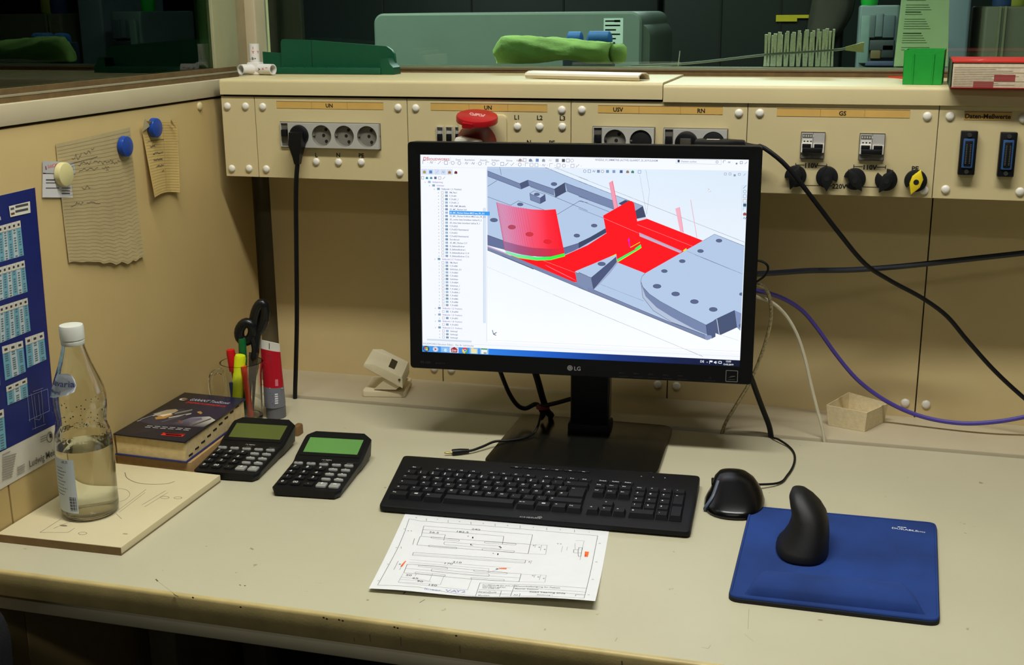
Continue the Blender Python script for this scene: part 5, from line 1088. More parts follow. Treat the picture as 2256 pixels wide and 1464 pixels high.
# ================================================================== CABLES AND PLUGS
def cable(name, label, pts, r, m, cat='cable', grp=None):
    P_ = [Vector(p_) for p_ in pts]; return single(name, MB().tube(P_, r, 8), m, label, cat, tuple(min(P_, key=lambda q: q.z)), True, grp)
def bp_(u, v, y): return back(u, v, y)
x1_, z1_ = s1[0], z1
pl_ = thing('power_plug', 'black mains plug with long cable in the leftmost socket', 'plug', (x1_, YR, z1_))
part('plug_body', MB(Matrix.Translation((x1_, YR+.004, z1_)) @ Matrix.Rotation(math.pi/2, 4, 'X')).slab(circ(.0182, 28), 0, .020, .005), BLACKP, pl_, True)
part('plug_grip', MB(Matrix.Translation((x1_, YR-.014, z1_-.004))).loft([[(-.012, .002, .012), (.012, .002, .012), (.012, -.012, .010), (-.012, -.012, .010)], [(-.012, .004, -.012), (.012, .004, -.012), (.012, -.016, -.012), (-.012, -.016, -.012)], [(-.007, .000, -.030), (.007, .000, -.030), (.007, -.014, -.030), (-.007, -.014, -.030)], [(-.0045, -.003, -.045), (.0045, -.003, -.045), (.0045, -.012, -.045), (-.0045, -.012, -.045)]]), BLACKP, pl_, True)
cy_ = YR-.0215; pts = [(x1_, cy_, z1_-.045)]+[bp_(u, v, y) for u, v, y in ((652, 420, cy_), (653, 560, -.182), (654, 700, -.176), (652, 800, -.168), (650, 868, -.160))]+[bp_(650, 884, -.1535)-np.array([0, 0, .012])]
part('cord', MB().tube(pts, .0042, 10), CABLEB, pl_, True)
# adapters above the monitor
ad = thing('power_adapter', 'black plug-in adapter with white barcode label above the monitor', 'plug', (s3[1], YR, z3))
part('housing', MB().rbox(s3[1]-.030, YR-.060, z3-.03, s3[1]+.034, YR-.004, z3-.0055, .006), BLACKP, ad, True)
Q = Print(); Q.rect(s3[1]-.026, YR-.046, s3[1]+.028, YR-.020, (206, 200, 186)); [Q.rect(s3[1]-.018+k*.005, YR-.038, s3[1]-.0145+k*.005+(k % 2)*.001, YR-.026, (50, 46, 42), True) for k in range(8)]; Q.rect(s3[1]+.016, YR-.042, s3[1]+.024, YR-.034, (90, 130, 80))
Q.build('label', lambda x, y, e: (x, y, z3-.0054+e), ad, PRINT, world=True)
part('pin_face', MB(Matrix.Translation((s3[1], YR+.005, z3)) @ Matrix.Rotation(math.pi/2, 4, 'X')).slab(circ(.0178, 24), 0, .012, .001), BLACKM, ad, True)
pg = thing('power_plug', 'stubby black plug in the socket under the RN marking', 'plug', (s4[0], YR, z4))
part('plug_body', MB(Matrix.Translation((s4[0], YR+.005, z4)) @ Matrix.Rotation(math.pi/2, 4, 'X')).slab(circ(.0180, 28), 0, .026, .004), BLACKP, pg, True); part('plug_grip', MB().rbox(s4[0]-.009, YR-.024, z4-.012, s4[0]+.009, YR-.019, z4+.008, .002), mat('grey_plug_face', (60, 56, 48), .4), pg, True)
p2 = thing('power_plug', 'flat black angled plug with cable leaving to the right above the monitor', 'plug', (s4[1], YR, z4))
part('pin_face', MB(Matrix.Translation((s4[1], YR+.005, z4)) @ Matrix.Rotation(math.pi/2, 4, 'X')).slab(circ(.0178, 24), 0, .014, .001), BLACKM, p2, True)
zq = back(1590, 309, YR-.03)[2]
part('plug_body', MB().slab([(s4[1]-.026, YR-.045), (s4[1]+.026, YR-.045), (s4[1]+.040, YR-.036), (s4[1]+.052, YR-.034), (s4[1]+.052, YR-.020), (s4[1]+.036, YR-.014), (s4[1]+.015, YR-.006), (s4[1]-.018, YR-.006), (s4[1]-.028, YR-.02)], zq-.018, zq+.001, .004, .003), BLACKP, p2, True)
Q = Print(); Q.rect(s4[1]-.008, YR-.034, s4[1]+.012, YR-.024, (206, 200, 186)); Q.build('label', lambda x, y, e: (x, y, zq+.0012+e), p2, PRINT, world=True)
part('cable_boot', MB().tube([(s4[1]+.050, YR-.027, zq-.008), (s4[1]+.068, YR-.028, zq-.010), tuple(bp_(1676, 322, YR-.03))], lambda t: .0058-.0018*t, 10), BLACKM, p2, True)
part('cord', MB().tube([bp_(u, v, y) for u, v, y in ((1672, 321, YR-.03), (1690, 330, YR-.034), (1725, 358, YR-.036), (1760, 398, YR-.034), (1800, 450, YR-.028), (1850, 515, YR-.015), (1905, 580, YR+.01), (1960, 617, -.12), (2030, 655, -.10), (2085, 695, -.09), (2130, 748, -.085), (2190, 815, -.08), (2256, 876, -.075), (2330, 935, -.07))], .0037, 10), CABLEB, p2, True)
cable('video_cable', 'thick dark navy cable running right from the monitor edge', [bp_(u, v, y) for u, v, y in ((1600, 606, -.235), (1690, 602, -.20), (1780, 596, -.15), (1880, 594, -.12), (1990, 586, -.10), (2120, 572, -.09), (2256, 557, -.08), (2330, 548, -.08))], .0046, mat('navy_black_cable', (22, 26, 36), .45))
cable('network_cable', 'purple network cable sweeping right along the back wall', [bp_(u, v, y) for u, v, y in ((1600, 636, -.22), (1665, 640, -.20), (1720, 655, -.15), (1765, 682, -.12), (1800, 722, -.10), (1840, 778, -.085), (1885, 832, -.075), (1935, 872, -.065), (1990, 902, -.06), (2050, 922, -.06), (2120, 932, -.065), (2190, 929, -.07), (2256, 918, -.07), (2330, 900, -.07))], .0037, mat('purple_cable', (74, 62, 148), .45))
cable('white_cable', 'thin white cable dropping behind the desk beside the purple one', [bp_(u, v, y) for u, v, y in ((1660, 650, -.21), (1700, 666, -.19), (1730, 693, -.175), (1755, 735, -.165), (1772, 785, -.16), (1785, 840, -.157), (1800, 900, -.155), (1812, 945, -.154))]+[bp_(1819, 968, -.1535)-np.array([0, 0, .012])], .0030, mat('white_cable_sheath', (206, 198, 172), .45))
BRA = mat('braided_sheath', (168, 156, 122), .3, .6, var=.5, scale=260, bump=.5, fine=600)
cable('braided_cable', 'silver braided cable hanging down at the right monitor edge', [bp_(u, v, y) for u, v, y in ((1660, 622, -.215), (1685, 634, -.21), (1697, 662, -.205), (1698, 705, -.20), (1686, 755, -.19), (1670, 800, -.18), (1650, 845, -.172), (1620, 895, -.164), (1598, 932, -.157))]+[bp_(1588, 951, -.1535)-np.array([0, 0, .012])], .0031, BRA)
cable('monitor_cable', 'black cable dropping from the right end of the monitor into the desk gap', [bp_(u, v, y) for u, v, y in ((1640, 800, -.22), (1656, 835, -.205), (1668, 868, -.185), (1682, 905, -.168), (1695, 940, -.158))]+[bp_(1701, 958, -.1535)-np.array([0, 0, .012])], .0046, CABLEB)
cable('loop_cable', 'short black cable loop sticking out at the right monitor edge', [bp_(u, v, y) for u, v, y in ((1640, 574, -.24), (1672, 574, -.235), (1689, 582, -.235), (1692, 594, -.235), (1684, 608, -.235), (1665, 622, -.235))], .0018, CABLEB)
cable('signal_cable', 'curved black cable under the left half of the monitor', [bp_(u, v, y) for u, v, y in ((1096, 800, -.255), (1106, 828, -.235), (1122, 866, -.21), (1140, 892, -.195), (1158, 899, -.19), (1178, 890, -.19), (1188, 894, -.19), (1193, 905, -.19), (1198, 912, -.192))]+[(.389, -.190, .012)], .0040, CABLEB)
cable('trunk_cable', 'thick straight black cable behind the left half of the monitor', [bp_(u, v, y) for u, v, y in ((1172, 800, -.24), (1184, 835, -.22), (1195, 875, -.195), (1206, 905, -.178), (1214, 914, -.172))]+[(.398, -.174, .0125)], .0060, CABLEB)
cable('foot_cable', 'black cable running to the monitor column from the tied bundle', [bp_(u, v, y) for u, v, y in ((1186, 896, -.197), (1205, 892, -.200), (1230, 886, -.205), (1262, 877, -.208), (1300, 868, -.19))], .0038, CABLEB)
q_ = back(1196, 896, -.197); single('cable_tie', MB().lathe([(.0105, -.003), (.0118, -.002), (.0118, .002), (.0105, .003)], 20, tuple(q_)), mat('dark_red_tie', (104, 20, 24), .5), 'dark red tie around the cables behind the stand', 'cable tie', tuple(q_-np.array([0, 0, .003])))
aj = thing('audio_cable', 'thin black audio cable with a bare jack plug on the desk', 'cable', tuple(desk(1015, 995, 0)))
part('cord', MB().tube([bp_(1193, 905, -.193)]+[desk(u, v, z) for u, v, z in ((1186, 935, .022), (1176, 953, .0125), (1155, 964, .0105), (1120, 970, .0105), (1090, 972, .0110), (1066, 982, .008), (1045, 990, .006), (1032, 993, .0055))], .0021, 8), CABLEB, aj, True)
j0, j1, j2 = Vector(desk(1033, 992.5, .0055)), Vector(desk(996, 996, .0052)), Vector(desk(979, 997.5, .0050))
part('plug_sleeve', MB().tube([j0, j0+(j1-j0)*.5, j1], lambda t: .0034+.0018*min(1, t*2), 12), BLACKP, aj, True); part('jack_tip', MB().tube([j1, j1+(j2-j1)*.8, j2], lambda t: .0018 if t < .9 else .0008, 10, smooth=False), mat('gold_jack', (170, 150, 96), .3, .9), aj, True)
# ================================================================== THINGS ON THE LEFT WALL
def lw(u, v, off): q = left(u, v, XL+off); return Vector(q)
pt = thing('wall_poster', 'tall blue wall poster with pale tables and a white foot strip on the left wall', 'poster', (XL, -.80, .02))
pxl = [(-60, 444), (75, 413), (126, 1005), (-60, 1113)]
def LP(u, v): return tuple(left(u, v, XL)[1:])
part('sheet', MB().loft([[lw(u, v, .0004) for u, v in pxl], [lw(u, v, .0010) for u, v in pxl]]), mat('poster_paper', (206, 200, 182), .4, var=.02), pt, True)
Q = Print(); NV = (22, 36, 104)
Q.poly([LP(*q) for q in ((-60, 444), (75, 413), (120.5, 934), (-60, 1025))], NV); Q.line([LP(75, 413), LP(120.5, 934)], .0012, (120, 60, 96))
def quadpx(c, s, t):
    a = (c[0][0]*(1-s)+c[1][0]*s, c[0][1]*(1-s)+c[1][1]*s); b = (c[3][0]*(1-s)+c[2][0]*s, c[3][1]*(1-s)+c[2][1]*s); return LP(a[0]*(1-t)+b[0]*t, a[1]*(1-t)+b[1]*t)
def tab(c, ncol, hdr, nrow):
    def q(s0, t0, s1, t1): return [quadpx(c, s0, t0), quadpx(c, s1, t0), quadpx(c, s1, t1), quadpx(c, s0, t1)]
    Q.poly(q(0, 0, 1, 1), (186, 200, 200))
    for k in range(ncol):
        if (ncol-k) % 2: Q.poly(q(k/ncol, hdr, (k+1)/ncol, 1), (112, 170, 186), keep=k > 1)
    Q.poly(q(0, 0, 1, hdr), (214, 208, 190))
    Q.line([quadpx(c, 0, hdr), quadpx(c, 1, hdr)], .0005, (90, 96, 100))
    for k in range(ncol):
        Q.poly(q((k+.3)/ncol, hdr*.35, (k+.75)/ncol, hdr*.7), (60, 60, 62), keep=k > 0)
        if k: Q.line([quadpx(c, k/ncol, 0), quadpx(c, k/ncol, 1)], .0004, (120, 130, 134))
        for r in range(nrow):
            if (r*5+k*3) % 7 == 6: continue
            t = hdr+(1-hdr)*(r+.5)/nrow; Q.line([quadpx(c, (k+.28)/ncol, t), quadpx(c, (k+.74)/ncol, t)], .0019, (92, 112, 118))
tab([(-56, 512), (43, 485), (51, 562), (-56, 592)], 10, .2, 11); tab([(-56, 604), (52, 573), (59, 642), (-56, 679)], 11, .22, 10); tab([(-56, 691), (58.5, 655.5), (65.5, 728), (-56, 777)], 11, .2, 12)
tab([(2, 763), (48, 749.6), (55, 818), (9.5, 837.6)], 3, .22, 12); tab([(53, 744), (94, 730), (100, 791), (58, 810)], 3, .25, 10); tab([(11, 851), (57, 831), (60, 873), (14.5, 892)], 3, .3, 6); tab([(-56, 781), (-5, 768), (-2, 848), (-56, 868)], 3, .2, 10); tab([(-56, 922), (5, 900), (11.5, 986), (-56, 1014)], 4, .2, 12)
Q.poly([LP(*q) for q in ((16.5, 454), (63, 443), (64.5, 468), (20, 478))], (222, 218, 200)); Q.poly([LP(*q) for q in ((20, 458), (28, 456), (28.5, 461), (20.5, 463))], (90, 90, 92)); Q.poly([LP(*q) for q in ((21, 469), (29, 467), (29.5, 472), (21.5, 474))], (110, 70, 30), True)
for v in (457.5, 468): Q.line([LP(31, v-2), LP(59, v-8)], .0034, (80, 78, 76))
y, z = LP(-1, 484); Q.text('en', y, z, .0085, (216, 214, 206), 'r')
for l in (((58, 872), (102, 856)), ((66, 866), (76, 944)), ((88, 858), (94, 930)), ((72, 870), (78, 920)), ((82, 868), (86, 916)), ((60, 925), (106, 904)), ((74, 922), (84, 924), (90, 914)), ((68, 945), (98, 933)), ((102, 856), (106, 904)), ((58, 872), (63, 928)), ((70, 862), (92, 854))): Q.line([LP(*q) for q in l], .0006, (150, 156, 190))
y, z = LP(62, 1028); (ya, za), (yb_, zb_) = LP(62, 1029), LP(116, 1002); Q.text('Ludwig Meister', ya, za, .0105, (70, 66, 60), 'l', .84, math.atan2(zb_-za, yb_-ya))
cy2, cz2 = LP(107, 962); Q.ring(cy2, cz2, .0065, .0075, .0014, (90, 88, 84)); Q.poly([(cy2, cz2+.006), (cy2+.005, cz2+.003), (cy2+.005, cz2-.003), (cy2, cz2-.001)], (40, 38, 36))
for k in range(3): Q.line([LP(86, 963+k*5), LP(100, 957+k*5)], .0013, (140, 134, 122))
for k in range(11): Q.line([LP(2, 1002+k*5.5), LP(20+(k*13 % 14), 993+k*5.5)], .0013, (140, 134, 122))
for k in range(4): Q.line([LP(35, 1030+k*5), LP(52, 1021+k*5)], .0013, (140, 134, 122))
Q.build('poster_print', lambda a, b, e: (XL+.0011+e, a, b), pt, GLOSSY_PRINT, eps=3e-5, world=True)

def wall_sheet(c, bottom, curl, nu=16, nv=16):
    """c: photo corners TL, TR, BR, BL on the wall plane; bottom: torn offsets along the foot; curl(s, t) lifts it off the wall"""
    A = [Vector(left(u, v, XL)) for u, v in c]
    def f(s, t):
        a = A[0]*(1-s)+A[1]*s; b = A[3]*(1-s)+A[2]*s; b = b+Vector((0, 0, bottom(s))); q = a*(1-t)+b*t; return Vector((XL+.0012+curl(s, t), q.y, q.z))
    return f
n1 = thing('note_sheet', 'large grey-brown handwritten note with a torn lower edge on the left wall', 'paper note', (XL, -.52, .33), group='notes under magnets')
torn = [0, .002, -.001, .001, -.002, -.003, -.0045, -.006, -.0045, -.006, -.002, .004, .006]
f1 = wall_sheet([(120, 317), (285, 280), (312, 571), (148, 578)], lambda s: torn[min(12, int(s*12))]*.8+.0015*math.sin(s*40), lambda s, t: .012*max(0, t-.6)**1.3*(.3+s)+.0008*(1+math.sin(s*5)))
part('paper', MB().grid(f1, 24, 20, (-.0003, 0, 0)), mat('grey_brown_note_paper', (178, 160, 114), .8, var=.06, scale=25), n1, True, angle=80)
Q = Print(step=.03); rnd = random.Random(5); HW = (84, 78, 68)
for k in range(34): Q.line([(0.01, .03+k*.029), (.99, .03+k*.029)], .0030, (160, 142, 100))
def scrib(x0, x1, y, h, c=HW, w=.0045):
    x = x0; pts = []
    while x < x1: pts.append((x, y+(rnd.random()-.5)*h)); x += .010+rnd.random()*.010
    Q.line(pts, w, c)
for a, b, y, h in ((.17, .30, .135, .05), (.33, .42, .12, .03), (.43, .47, .105, .035), (.24, .42, .20, .03), (.44, .54, .205, .025), (.55, .72, .22, .03), (.24, .50, .25, .02), (.55, .66, .255, .02), (.68, .82, .235, .03), (.60, .64, .275, .03), (.26, .38, .39, .03), (.10, .26, .52, .045), (.30, .48, .52, .02)): scrib(a, b, y, h)
Q.line([(.14, .185), (.50, .165)], .005, HW)
Q.build('handwriting', lambda s, t, e: tuple(f1(s, t)+Vector((.0002+e*.1, 0, 0))), n1, PRINT, world=True)
n2 = thing('note_slip', 'narrow yellowish note curling off the left wall with its corners folded', 'paper note', (XL, -.34, .42), group='notes under magnets')
f2 = wall_sheet([(308, 266), (387, 266), (386, 424), (322, 434)], lambda s: .004*math.sin(s*3), lambda s, t: .002+.015*max(0, t-.15)*(1-s)**1.6+.012*t*max(0, s-.75)*2+.020*max(0, .12-t)*(1 if s < .25 else 0)*4)
NY = mat('yellow_note_paper', (198, 170, 104), .8, var=.05, scale=30)
part('paper', MB().grid(f2, 20, 20, (-.0003, 0, 0)), NY, n2, True, angle=80)
Q = Print(step=.05)
for k in range(26): Q.line([(.02, .02+k*.038), (.98, .02+k*.038)], .0035, (176, 148, 90))
Q.line([(.1, .27), (.58, .26)], .008, HW); Q.line([(.58, .05), (.58, .97)], .006, (150, 128, 84))
for a, b, y in ((.15, .3, .34), (.2, .55, .44), (.2, .5, .53), (.25, .55, .62), (.45, .55, .70)): scrib(a, b, y, .03, HW, .012)
Q.build('handwriting', lambda s, t, e: tuple(f2(s, t)+Vector((.0003+e*.1, 0, 0))), n2, PRINT, world=True)
for (a, b, c, d) in (((313, 291), (330, 278), (322, 263), (318, 262)), ((376, 272), (388, 282), (377, 263), (376, 264))):
    part('folded_corner', MB().loft([[lw(u, v, .006+.003*i) for i, (u, v) in enumerate((a, b, c, d))], [lw(u, v, .0064+.003*i) for i, (u, v) in enumerate((a, b, c, d))]]), mat('yellow_note_back', (222, 206, 160), .8), n2, True)
cd = thing('business_card', 'white business card with a red heading under the cream magnet', 'card', (XL, -.615, .44))
cpx = [(94, 354), (168, 358), (168.5, 435), (93, 434.5)]
A_ = [Vector(left(u, v, XL+.002)) for u, v in cpx]
part('card', MB().loft([A_, [v+Vector((.0005, 0, 0)) for v in A_]]), mat('white_card', (206, 204, 200), .6, var=.01), cd, True)
Q = Print()
def CP(u, v): return tuple(left(u, v, XL+.0026)[1:])
Q.poly([CP(94, 354), CP(168, 358), CP(168, 383.5), CP(94, 381.5)], (176, 176, 174)); Q.line([CP(94.5, 381.5), CP(168, 384)], .0010, (90, 90, 92)); Q.line([CP(94.5, 381.5), CP(101, 381.7)], .0014, (200, 30, 30))
y, z = CP(105, 371); Q.text('SolidCAM', y, z, .0052, (200, 34, 36), 'l', .85); y, z = CP(101, 369.5); Q.poly([(y-.001, z-.003), (y+.0015, z-.003), (y+.001, z+.002), (y-.001, z+.003)], (120, 40, 40)); Q.frame(*CP(153, 376), *CP(161, 367), .0006, (120, 120, 120))
for v, a, b in ((396, 101, 124), (402.5, 101, 123), (414, 101, 130), (408, 136, 152), (414, 136, 155), (420, 136, 154), (426, 136, 154)): Q.line([CP(a, v), CP(b, v)], .0018 if v in (396, 426) else .0012, (70, 70, 74))
Q.build('lettering', lambda a, b, e: (XL+.0026+e, a, b), cd, PRINT, world=True)
def magnet(u, v, r, m, label, off=.001):
    q = left(u, v, XL+.006); M = Matrix.Translation((XL+off, q[1], q[2])) @ Matrix.Rotation(math.pi/2, 4, 'Y')
    return single('magnet', MB(M).slab(circ(r, 32), 0, .009, .0022), m, label, 'magnet', (XL, q[1], q[2]-r), group='round magnets on the left wall')
BM = mat('blue_magnet', (24, 66, 148), .3, var=.04); magnet(275, 322, .0160, BM, 'blue round magnet at the right edge of the large torn note', .003); magnet(337, 281, .0158, BM, 'blue round magnet on the narrow curling note', .006)
magnet(139, 384, .0175, mat('cream_magnet', (206, 196, 138), .35, var=.04), 'cream round magnet holding the business card', .0035)

# ================================================================== THINGS ON THE SHELF
WP = mat('white_pipe_plastic', (216, 212, 204), .35, var=.02)
ax_ = thing('axis_model', 'white plastic three-way pipe model with red and black letters on the shelf', 'pipe model', (-.203, -.030, TZ1))
cc = Vector((-.2030, -.030, TZ1+.0108))
def pipe(nm, d, L, r=.0098):
    d = Vector(d).normalized(); a = d.orthogonal().normalized(); b = d.cross(a)
    rg = lambda c, q: [c+(a*math.cos(2*math.pi*k/24)+b*math.sin(2*math.pi*k/24))*q for k in range(24)]
    mb = MB(); mb.loft([rg(cc+d*.006, r), rg(cc+d*L, r), rg(cc+d*L, r*.8), rg(cc+d*.012, r*.78)]); part(nm, mb, WP, ax_, True)
pipe('pipe', (0, 0, 1), .046); pipe('pipe', (-.45, -1, 0), .034); pipe('pipe', (1, -.28, 0), .044)
part('hub', MB(Matrix.Translation(cc)).rbox(-.012, -.011, -.0106, .013, .011, .0125, .003), WP, ax_, True)
Q = Print()
def vm_(a, z, e): r = .0099+e; aa = math.radians(a); return (cc.x+r*math.cos(aa), cc.y+r*math.sin(aa), cc.z+z)
Q.text('B+', -72, .0170, .0050, (30, 28, 28), 'c', 6500); Q.text('-', -112, .0170, .0050, (30, 28, 28), 'c', 6500); Q.text('Y', -74, .0285, .0052, (190, 30, 30), 'c', 6500); Q.line([(-74, .036), (-74, .041)], 6, (190, 30, 30)); Q.text('Y', -20, .0285, .0052, (190, 30, 30), 'c', 6500)
Q.build('lettering', vm_, ax_, PRINT, world=True)
Q = Print(); dX = Vector((1, -.28, 0)).normalized(); nX = Vector((-.28*1, -1, .35)).normalized(); nX = (nX-dX*nX.dot(dX)).normalized(); uX = dX.cross(nX); uX = uX if uX.z > 0 else -uX
Q.text('A', .016, -.003, .0055, (30, 28, 28), 'c', 1, -1.57); Q.text('X', .030, -.002, .0045, (190, 30, 30), 'c', 1, 1.57); Q.line([(.034, 0), (.039, 0)], .0009, (190, 30, 30))
Q.build('lettering', lambda a, b, e: tuple(cc+dX*a+(uX*math.sin(b/.0099)+nX*math.cos(b/.0099))*(.0100+e)), ax_, PRINT, world=True)
GT = mat('dark_green_plastic', (6, 74, 46), .45, var=.06, scale=60)
gt = thing('plastic_rail', 'dark green angled plastic rail with a raised back, lying on the shelf', 'rail', (-.06, .03, TZ1))
def XZs(pts, y0, y1): return [[(x, y, z) for x, z in pts] for y in (y0, y1)]
zz = TZ1
part('back_wall', MB().loft(XZs([(-.1795, zz+.004), (-.1795, zz+.058), (-.176, zz+.0635), (-.115, zz+.0615), (.036, zz+.0505), (.046, zz+.044), (.0515, zz+.036), (.053, zz+.020), (.0555, zz+.004)], .034, .042)), GT, gt, True)
part('low_wing', MB().loft(XZs([(-.2215, zz+.004), (-.2215, zz+.040), (-.1795, zz+.037), (-.1795, zz+.004)], .040, .047)), GT, gt, True)
part('base_strip', MB().rbox(-.178, .000, zz+.0002, .036, .046, zz+.012, .002), GT, gt, True)
part('end_knob', MB().loft(XZs([(.022, zz+.0003), (.034, zz+.010), (.036, zz+.029), (.050, zz+.030), (.053, zz+.020), (.060, zz+.013), (.061, zz+.0003)], .004, .040)), GT, gt, True)
for k in range(9): part('peg_hole', MB().cyl((-.165+k*.022, .010, zz+.0118), (-.165+k*.022, .010, zz+.0124), .0018, n=10), mat('hole_green', (3, 30, 20), .6), gt, True)
part('joint', MB().box(-.116, .0335, zz+.012, -.1152, .0345, zz+.061), mat('hole_green', (3, 30, 20)), gt, True)
ps = thing('profile_strip', 'off-white plastic channel strip lying along the shelf edge', 'profile', (.435, -.08, TZ1))
a0, a1 = Vector(desk(1158, 173, TZ1)), Vector(desk(1408, 179, TZ1)); dS = (a1-a0).normalized(); nS = Vector((-dS.y, dS.x, 0)); prf = [(0, .001), (-.003, .006), (-.002, .0095), (.010, .0125), (.028, .0125), (.040, .009), (.044, .0006), (.042, .0006), (.038, .0075), (.028, .0108), (.010, .0108), (.001, .0075), (.0015, .001)]
part('channel', MB().loft([[c+nS*p_+Vector((0, 0, q)) for p_, q in prf] for c in (a0, a1)]), mat('off_white_profile', (218, 208, 186), .4, var=.02), ps, True)
# green bin
gb_ = thing('storage_bin', 'bright green open plastic bin on the shelf beside the red book', 'bin', (.985, -.12, TZ2))
GB = mat('bright_green_plastic', (28, 146, 50), .45, var=.05, scale=60)
bx = [Vector((back(1988, 184, -.112)[0], -.112, TZ2)), Vector((back(2074, 186, -.118)[0], -.118, TZ2))]; ex_ = (bx[1]-bx[0]); ey_ = Vector((-ex_.y, ex_.x, 0)).normalized()*.075
def bpnt(s, t, h, fl=0): c = (s-.5)*(1+fl), (t-.5)*(1+fl); return bx[0]+ex_*(c[0]+.5)+ey_*(c[1]+.5)+Vector((0, 0, h))
H_ = .053
for nm, (s0, t0), (s1_, t1_), cut in (('front_wall', (0, 0), (1, 0), 1), ('side_wall', (1, 0), (1, 1), 0), ('back_wall', (1, 1), (0, 1), 0), ('side_wall', (0, 1), (0, 0), 0)):
    a, b, c, d = bpnt(s0, t0, .0005), bpnt(s1_, t1_, .0005), bpnt(s1_, t1_, H_, .03), bpnt(s0, t0, H_, .03); nn = (b-a).cross(d-a).normalized()*-.002
    if cut:
        poly = [a, b, c, c+(d-c)*.25, c+(d-c)*.25-Vector((0, 0, .006)), c+(d-c)*.75-Vector((0, 0, .006)), c+(d-c)*.75, d]
        part(nm, MB().loft([poly, [p_+nn for p_ in poly]]), GB, gb_, True)
        for t in (.25, .75): p0, p1 = a+(b-a)*t, d+(c-d)*t; part('rib', MB().tube([p0-nn*.3, p1-nn*.3-Vector((0, 0, .006))], .0014, 8, smooth=False), GB, gb_, True)
    else: part(nm, MB().loft([[a, b, c, d], [p_+nn for p_ in (a, b, c, d)]]), GB, gb_, True)
part('bottom', MB().loft([[bpnt(s, t, .0004) for s, t in ((0, 0), (1, 0), (1, 1), (0, 1))], [bpnt(s, t, .002) for s, t in ((0, 0), (1, 0), (1, 1), (0, 1))]]), GB, gb_, True)
# red book overhanging the edge
rb = thing('book', 'thick red paperback overhanging the shelf edge at the far right', 'book', (1.12, -.12, TZ2))
bA = back(2093, 192, -.193); x0_ = bA[0]; rq = [(x0_, -.193), (x0_+.25, -.205), (x0_+.258, -.04), (x0_+.008, -.028)]
part('page_block', MB().slab([(x0_+.002, -.1915), (x0_+.248, -.2035), (x0_+.255, -.041), (x0_+.009, -.030)], TZ2+.0016, TZ2+.038, .0004), mat('grey_book_pages', (196, 180, 150), .8, var=.10, scale=150, bump=.3), rb, True)
RC_ = mat('red_book_cover', (214, 50, 40), .35, var=.04)
part('front_cover', MB().slab(rq, TZ2+.038, TZ2+.0398), RC_, rb, True); part('back_cover', MB().slab(rq, TZ2+.0003, TZ2+.0016), mat('dark_red_cover', (150, 24, 28), .4), rb, True)
part('spine', MB().slab([(x0_-.001, -.193), (x0_+.0005, -.193), (x0_+.0085, -.028), (x0_+.007, -.028)], TZ2+.0003, TZ2+.0398), mat('dark_spine', (74, 84, 66), .5), rb, True)
Q = Print(); sl = -.012/.25
def rbm(x, z, e): return (x0_+.002+x, -.1915+sl*x-.0002-e, TZ2+z)
Q.rect(.030, .002, .058, .0105, (150, 62, 58)); Q.rect(.058, .0105, .087, .0205, (150, 62, 58))
for k in range(12): Q.line([(.002, .003+k*.0025), (.05+(k*37 % 60)*.001, .003+k*.0025)], .0004, (120, 100, 76))
Q.build('edge_print', rbm, rb, PRINT, world=True)
Q = Print()
for k in range(5): Q.line([(x0_+.020+k*.004, -.165+k*.008), (x0_+.038+k*.004, -.166+k*.008)], .0016, (236, 150, 140))
Q.line([(x0_+.036, -.19), (x0_+.05, -.13)], .004, (226, 110, 96)); Q.build('cover_print', lambda x, y, e: (x, y, TZ2+.0399+e), rb, PRINT, world=True)
single('plastic_strip', MB().slab([tuple(desk(u, v, TZ2)[:2]) for u, v in ((1937, 169), (1972, 172), (1990, 174), (1990, 170), (1938, 166.5))], TZ2+.0002, TZ2+.002), mat('red_strip', (214, 52, 30), .4), 'thin red plastic strip on the shelf left of the green bin', 'strip', tuple(desk(1960, 170, TZ2)))
# ================================================================== BEHIND THE BACK WINDOW
def XZ2(pts, y0, y1): return [[(x, y, z) for x, z in pts] for y in (y0, y1)]
YM = 1.3; (ma0, mz1), (ma1, _) = [(lambda q: (q[0], q[2]))(back(u, v, YM)) for u, v in ((822, 30), (1414, 32))]
mx1 = back(1458, 60, YM+.25)[0]
mc = thing('machine_housing', 'large grey-green machine housing with rounded corners behind the glass', 'machine', ((ma0+ma1)/2, YM+.2, -D))
MG = mat('grey_green_enamel', (92, 104, 95), .45, var=.06, scale=6)
out = rpoly(ma1-ma0, mz1+.5, .03, 6, (ma0+ma1)/2, (mz1-.5)/2)
mb = MB(); o_ = ccw(out); mb.loft([[(x, YM+.006, z) for x, z in o_], [(x, YM, z) for x, z in inset(o_, .006)]][::-1]+[[(x, YM+.5, z) for x, z in o_]]); part('housing', mb, MG, mc, True)
part('end_section', MB().loft(XZ2(rpoly(mx1-ma1+.14, mz1+.47, .04, 6, (mx1+ma1-.14)/2, (mz1-.53)/2), YM+.03, YM+.48)), mat('grey_green_end', (78, 88, 79), .5, var=.05), mc, True)
part('pedestal', MB().box(ma0+.05, YM+.05, -D, ma1-.02, YM+.45, -.45), mat('machine_pedestal', (60, 66, 62), .5), mc, True)
Q = Print(); q0, q1 = back(1330, 40, YM-.002), back(1372, 96, YM-.002); Q.rect(q0[0], q1[2], q1[0], q0[2], (166, 182, 172))
for k in range(5): Q.line([(q0[0]+.004, q0[2]-.008-k*.012), (q1[0]-.02+(k % 2)*.012, q0[2]-.008-k*.012)], .004, (120, 134, 126))
Q.line([(q0[0]+.03, q0[2]-.008), (q1[0]-.008, q0[2]-.008)], .006, (40, 44, 42)); Q.build('instruction_label', lambda x, z, e: (x, YM-.0005-e, z), mc, PRINT, world=True)
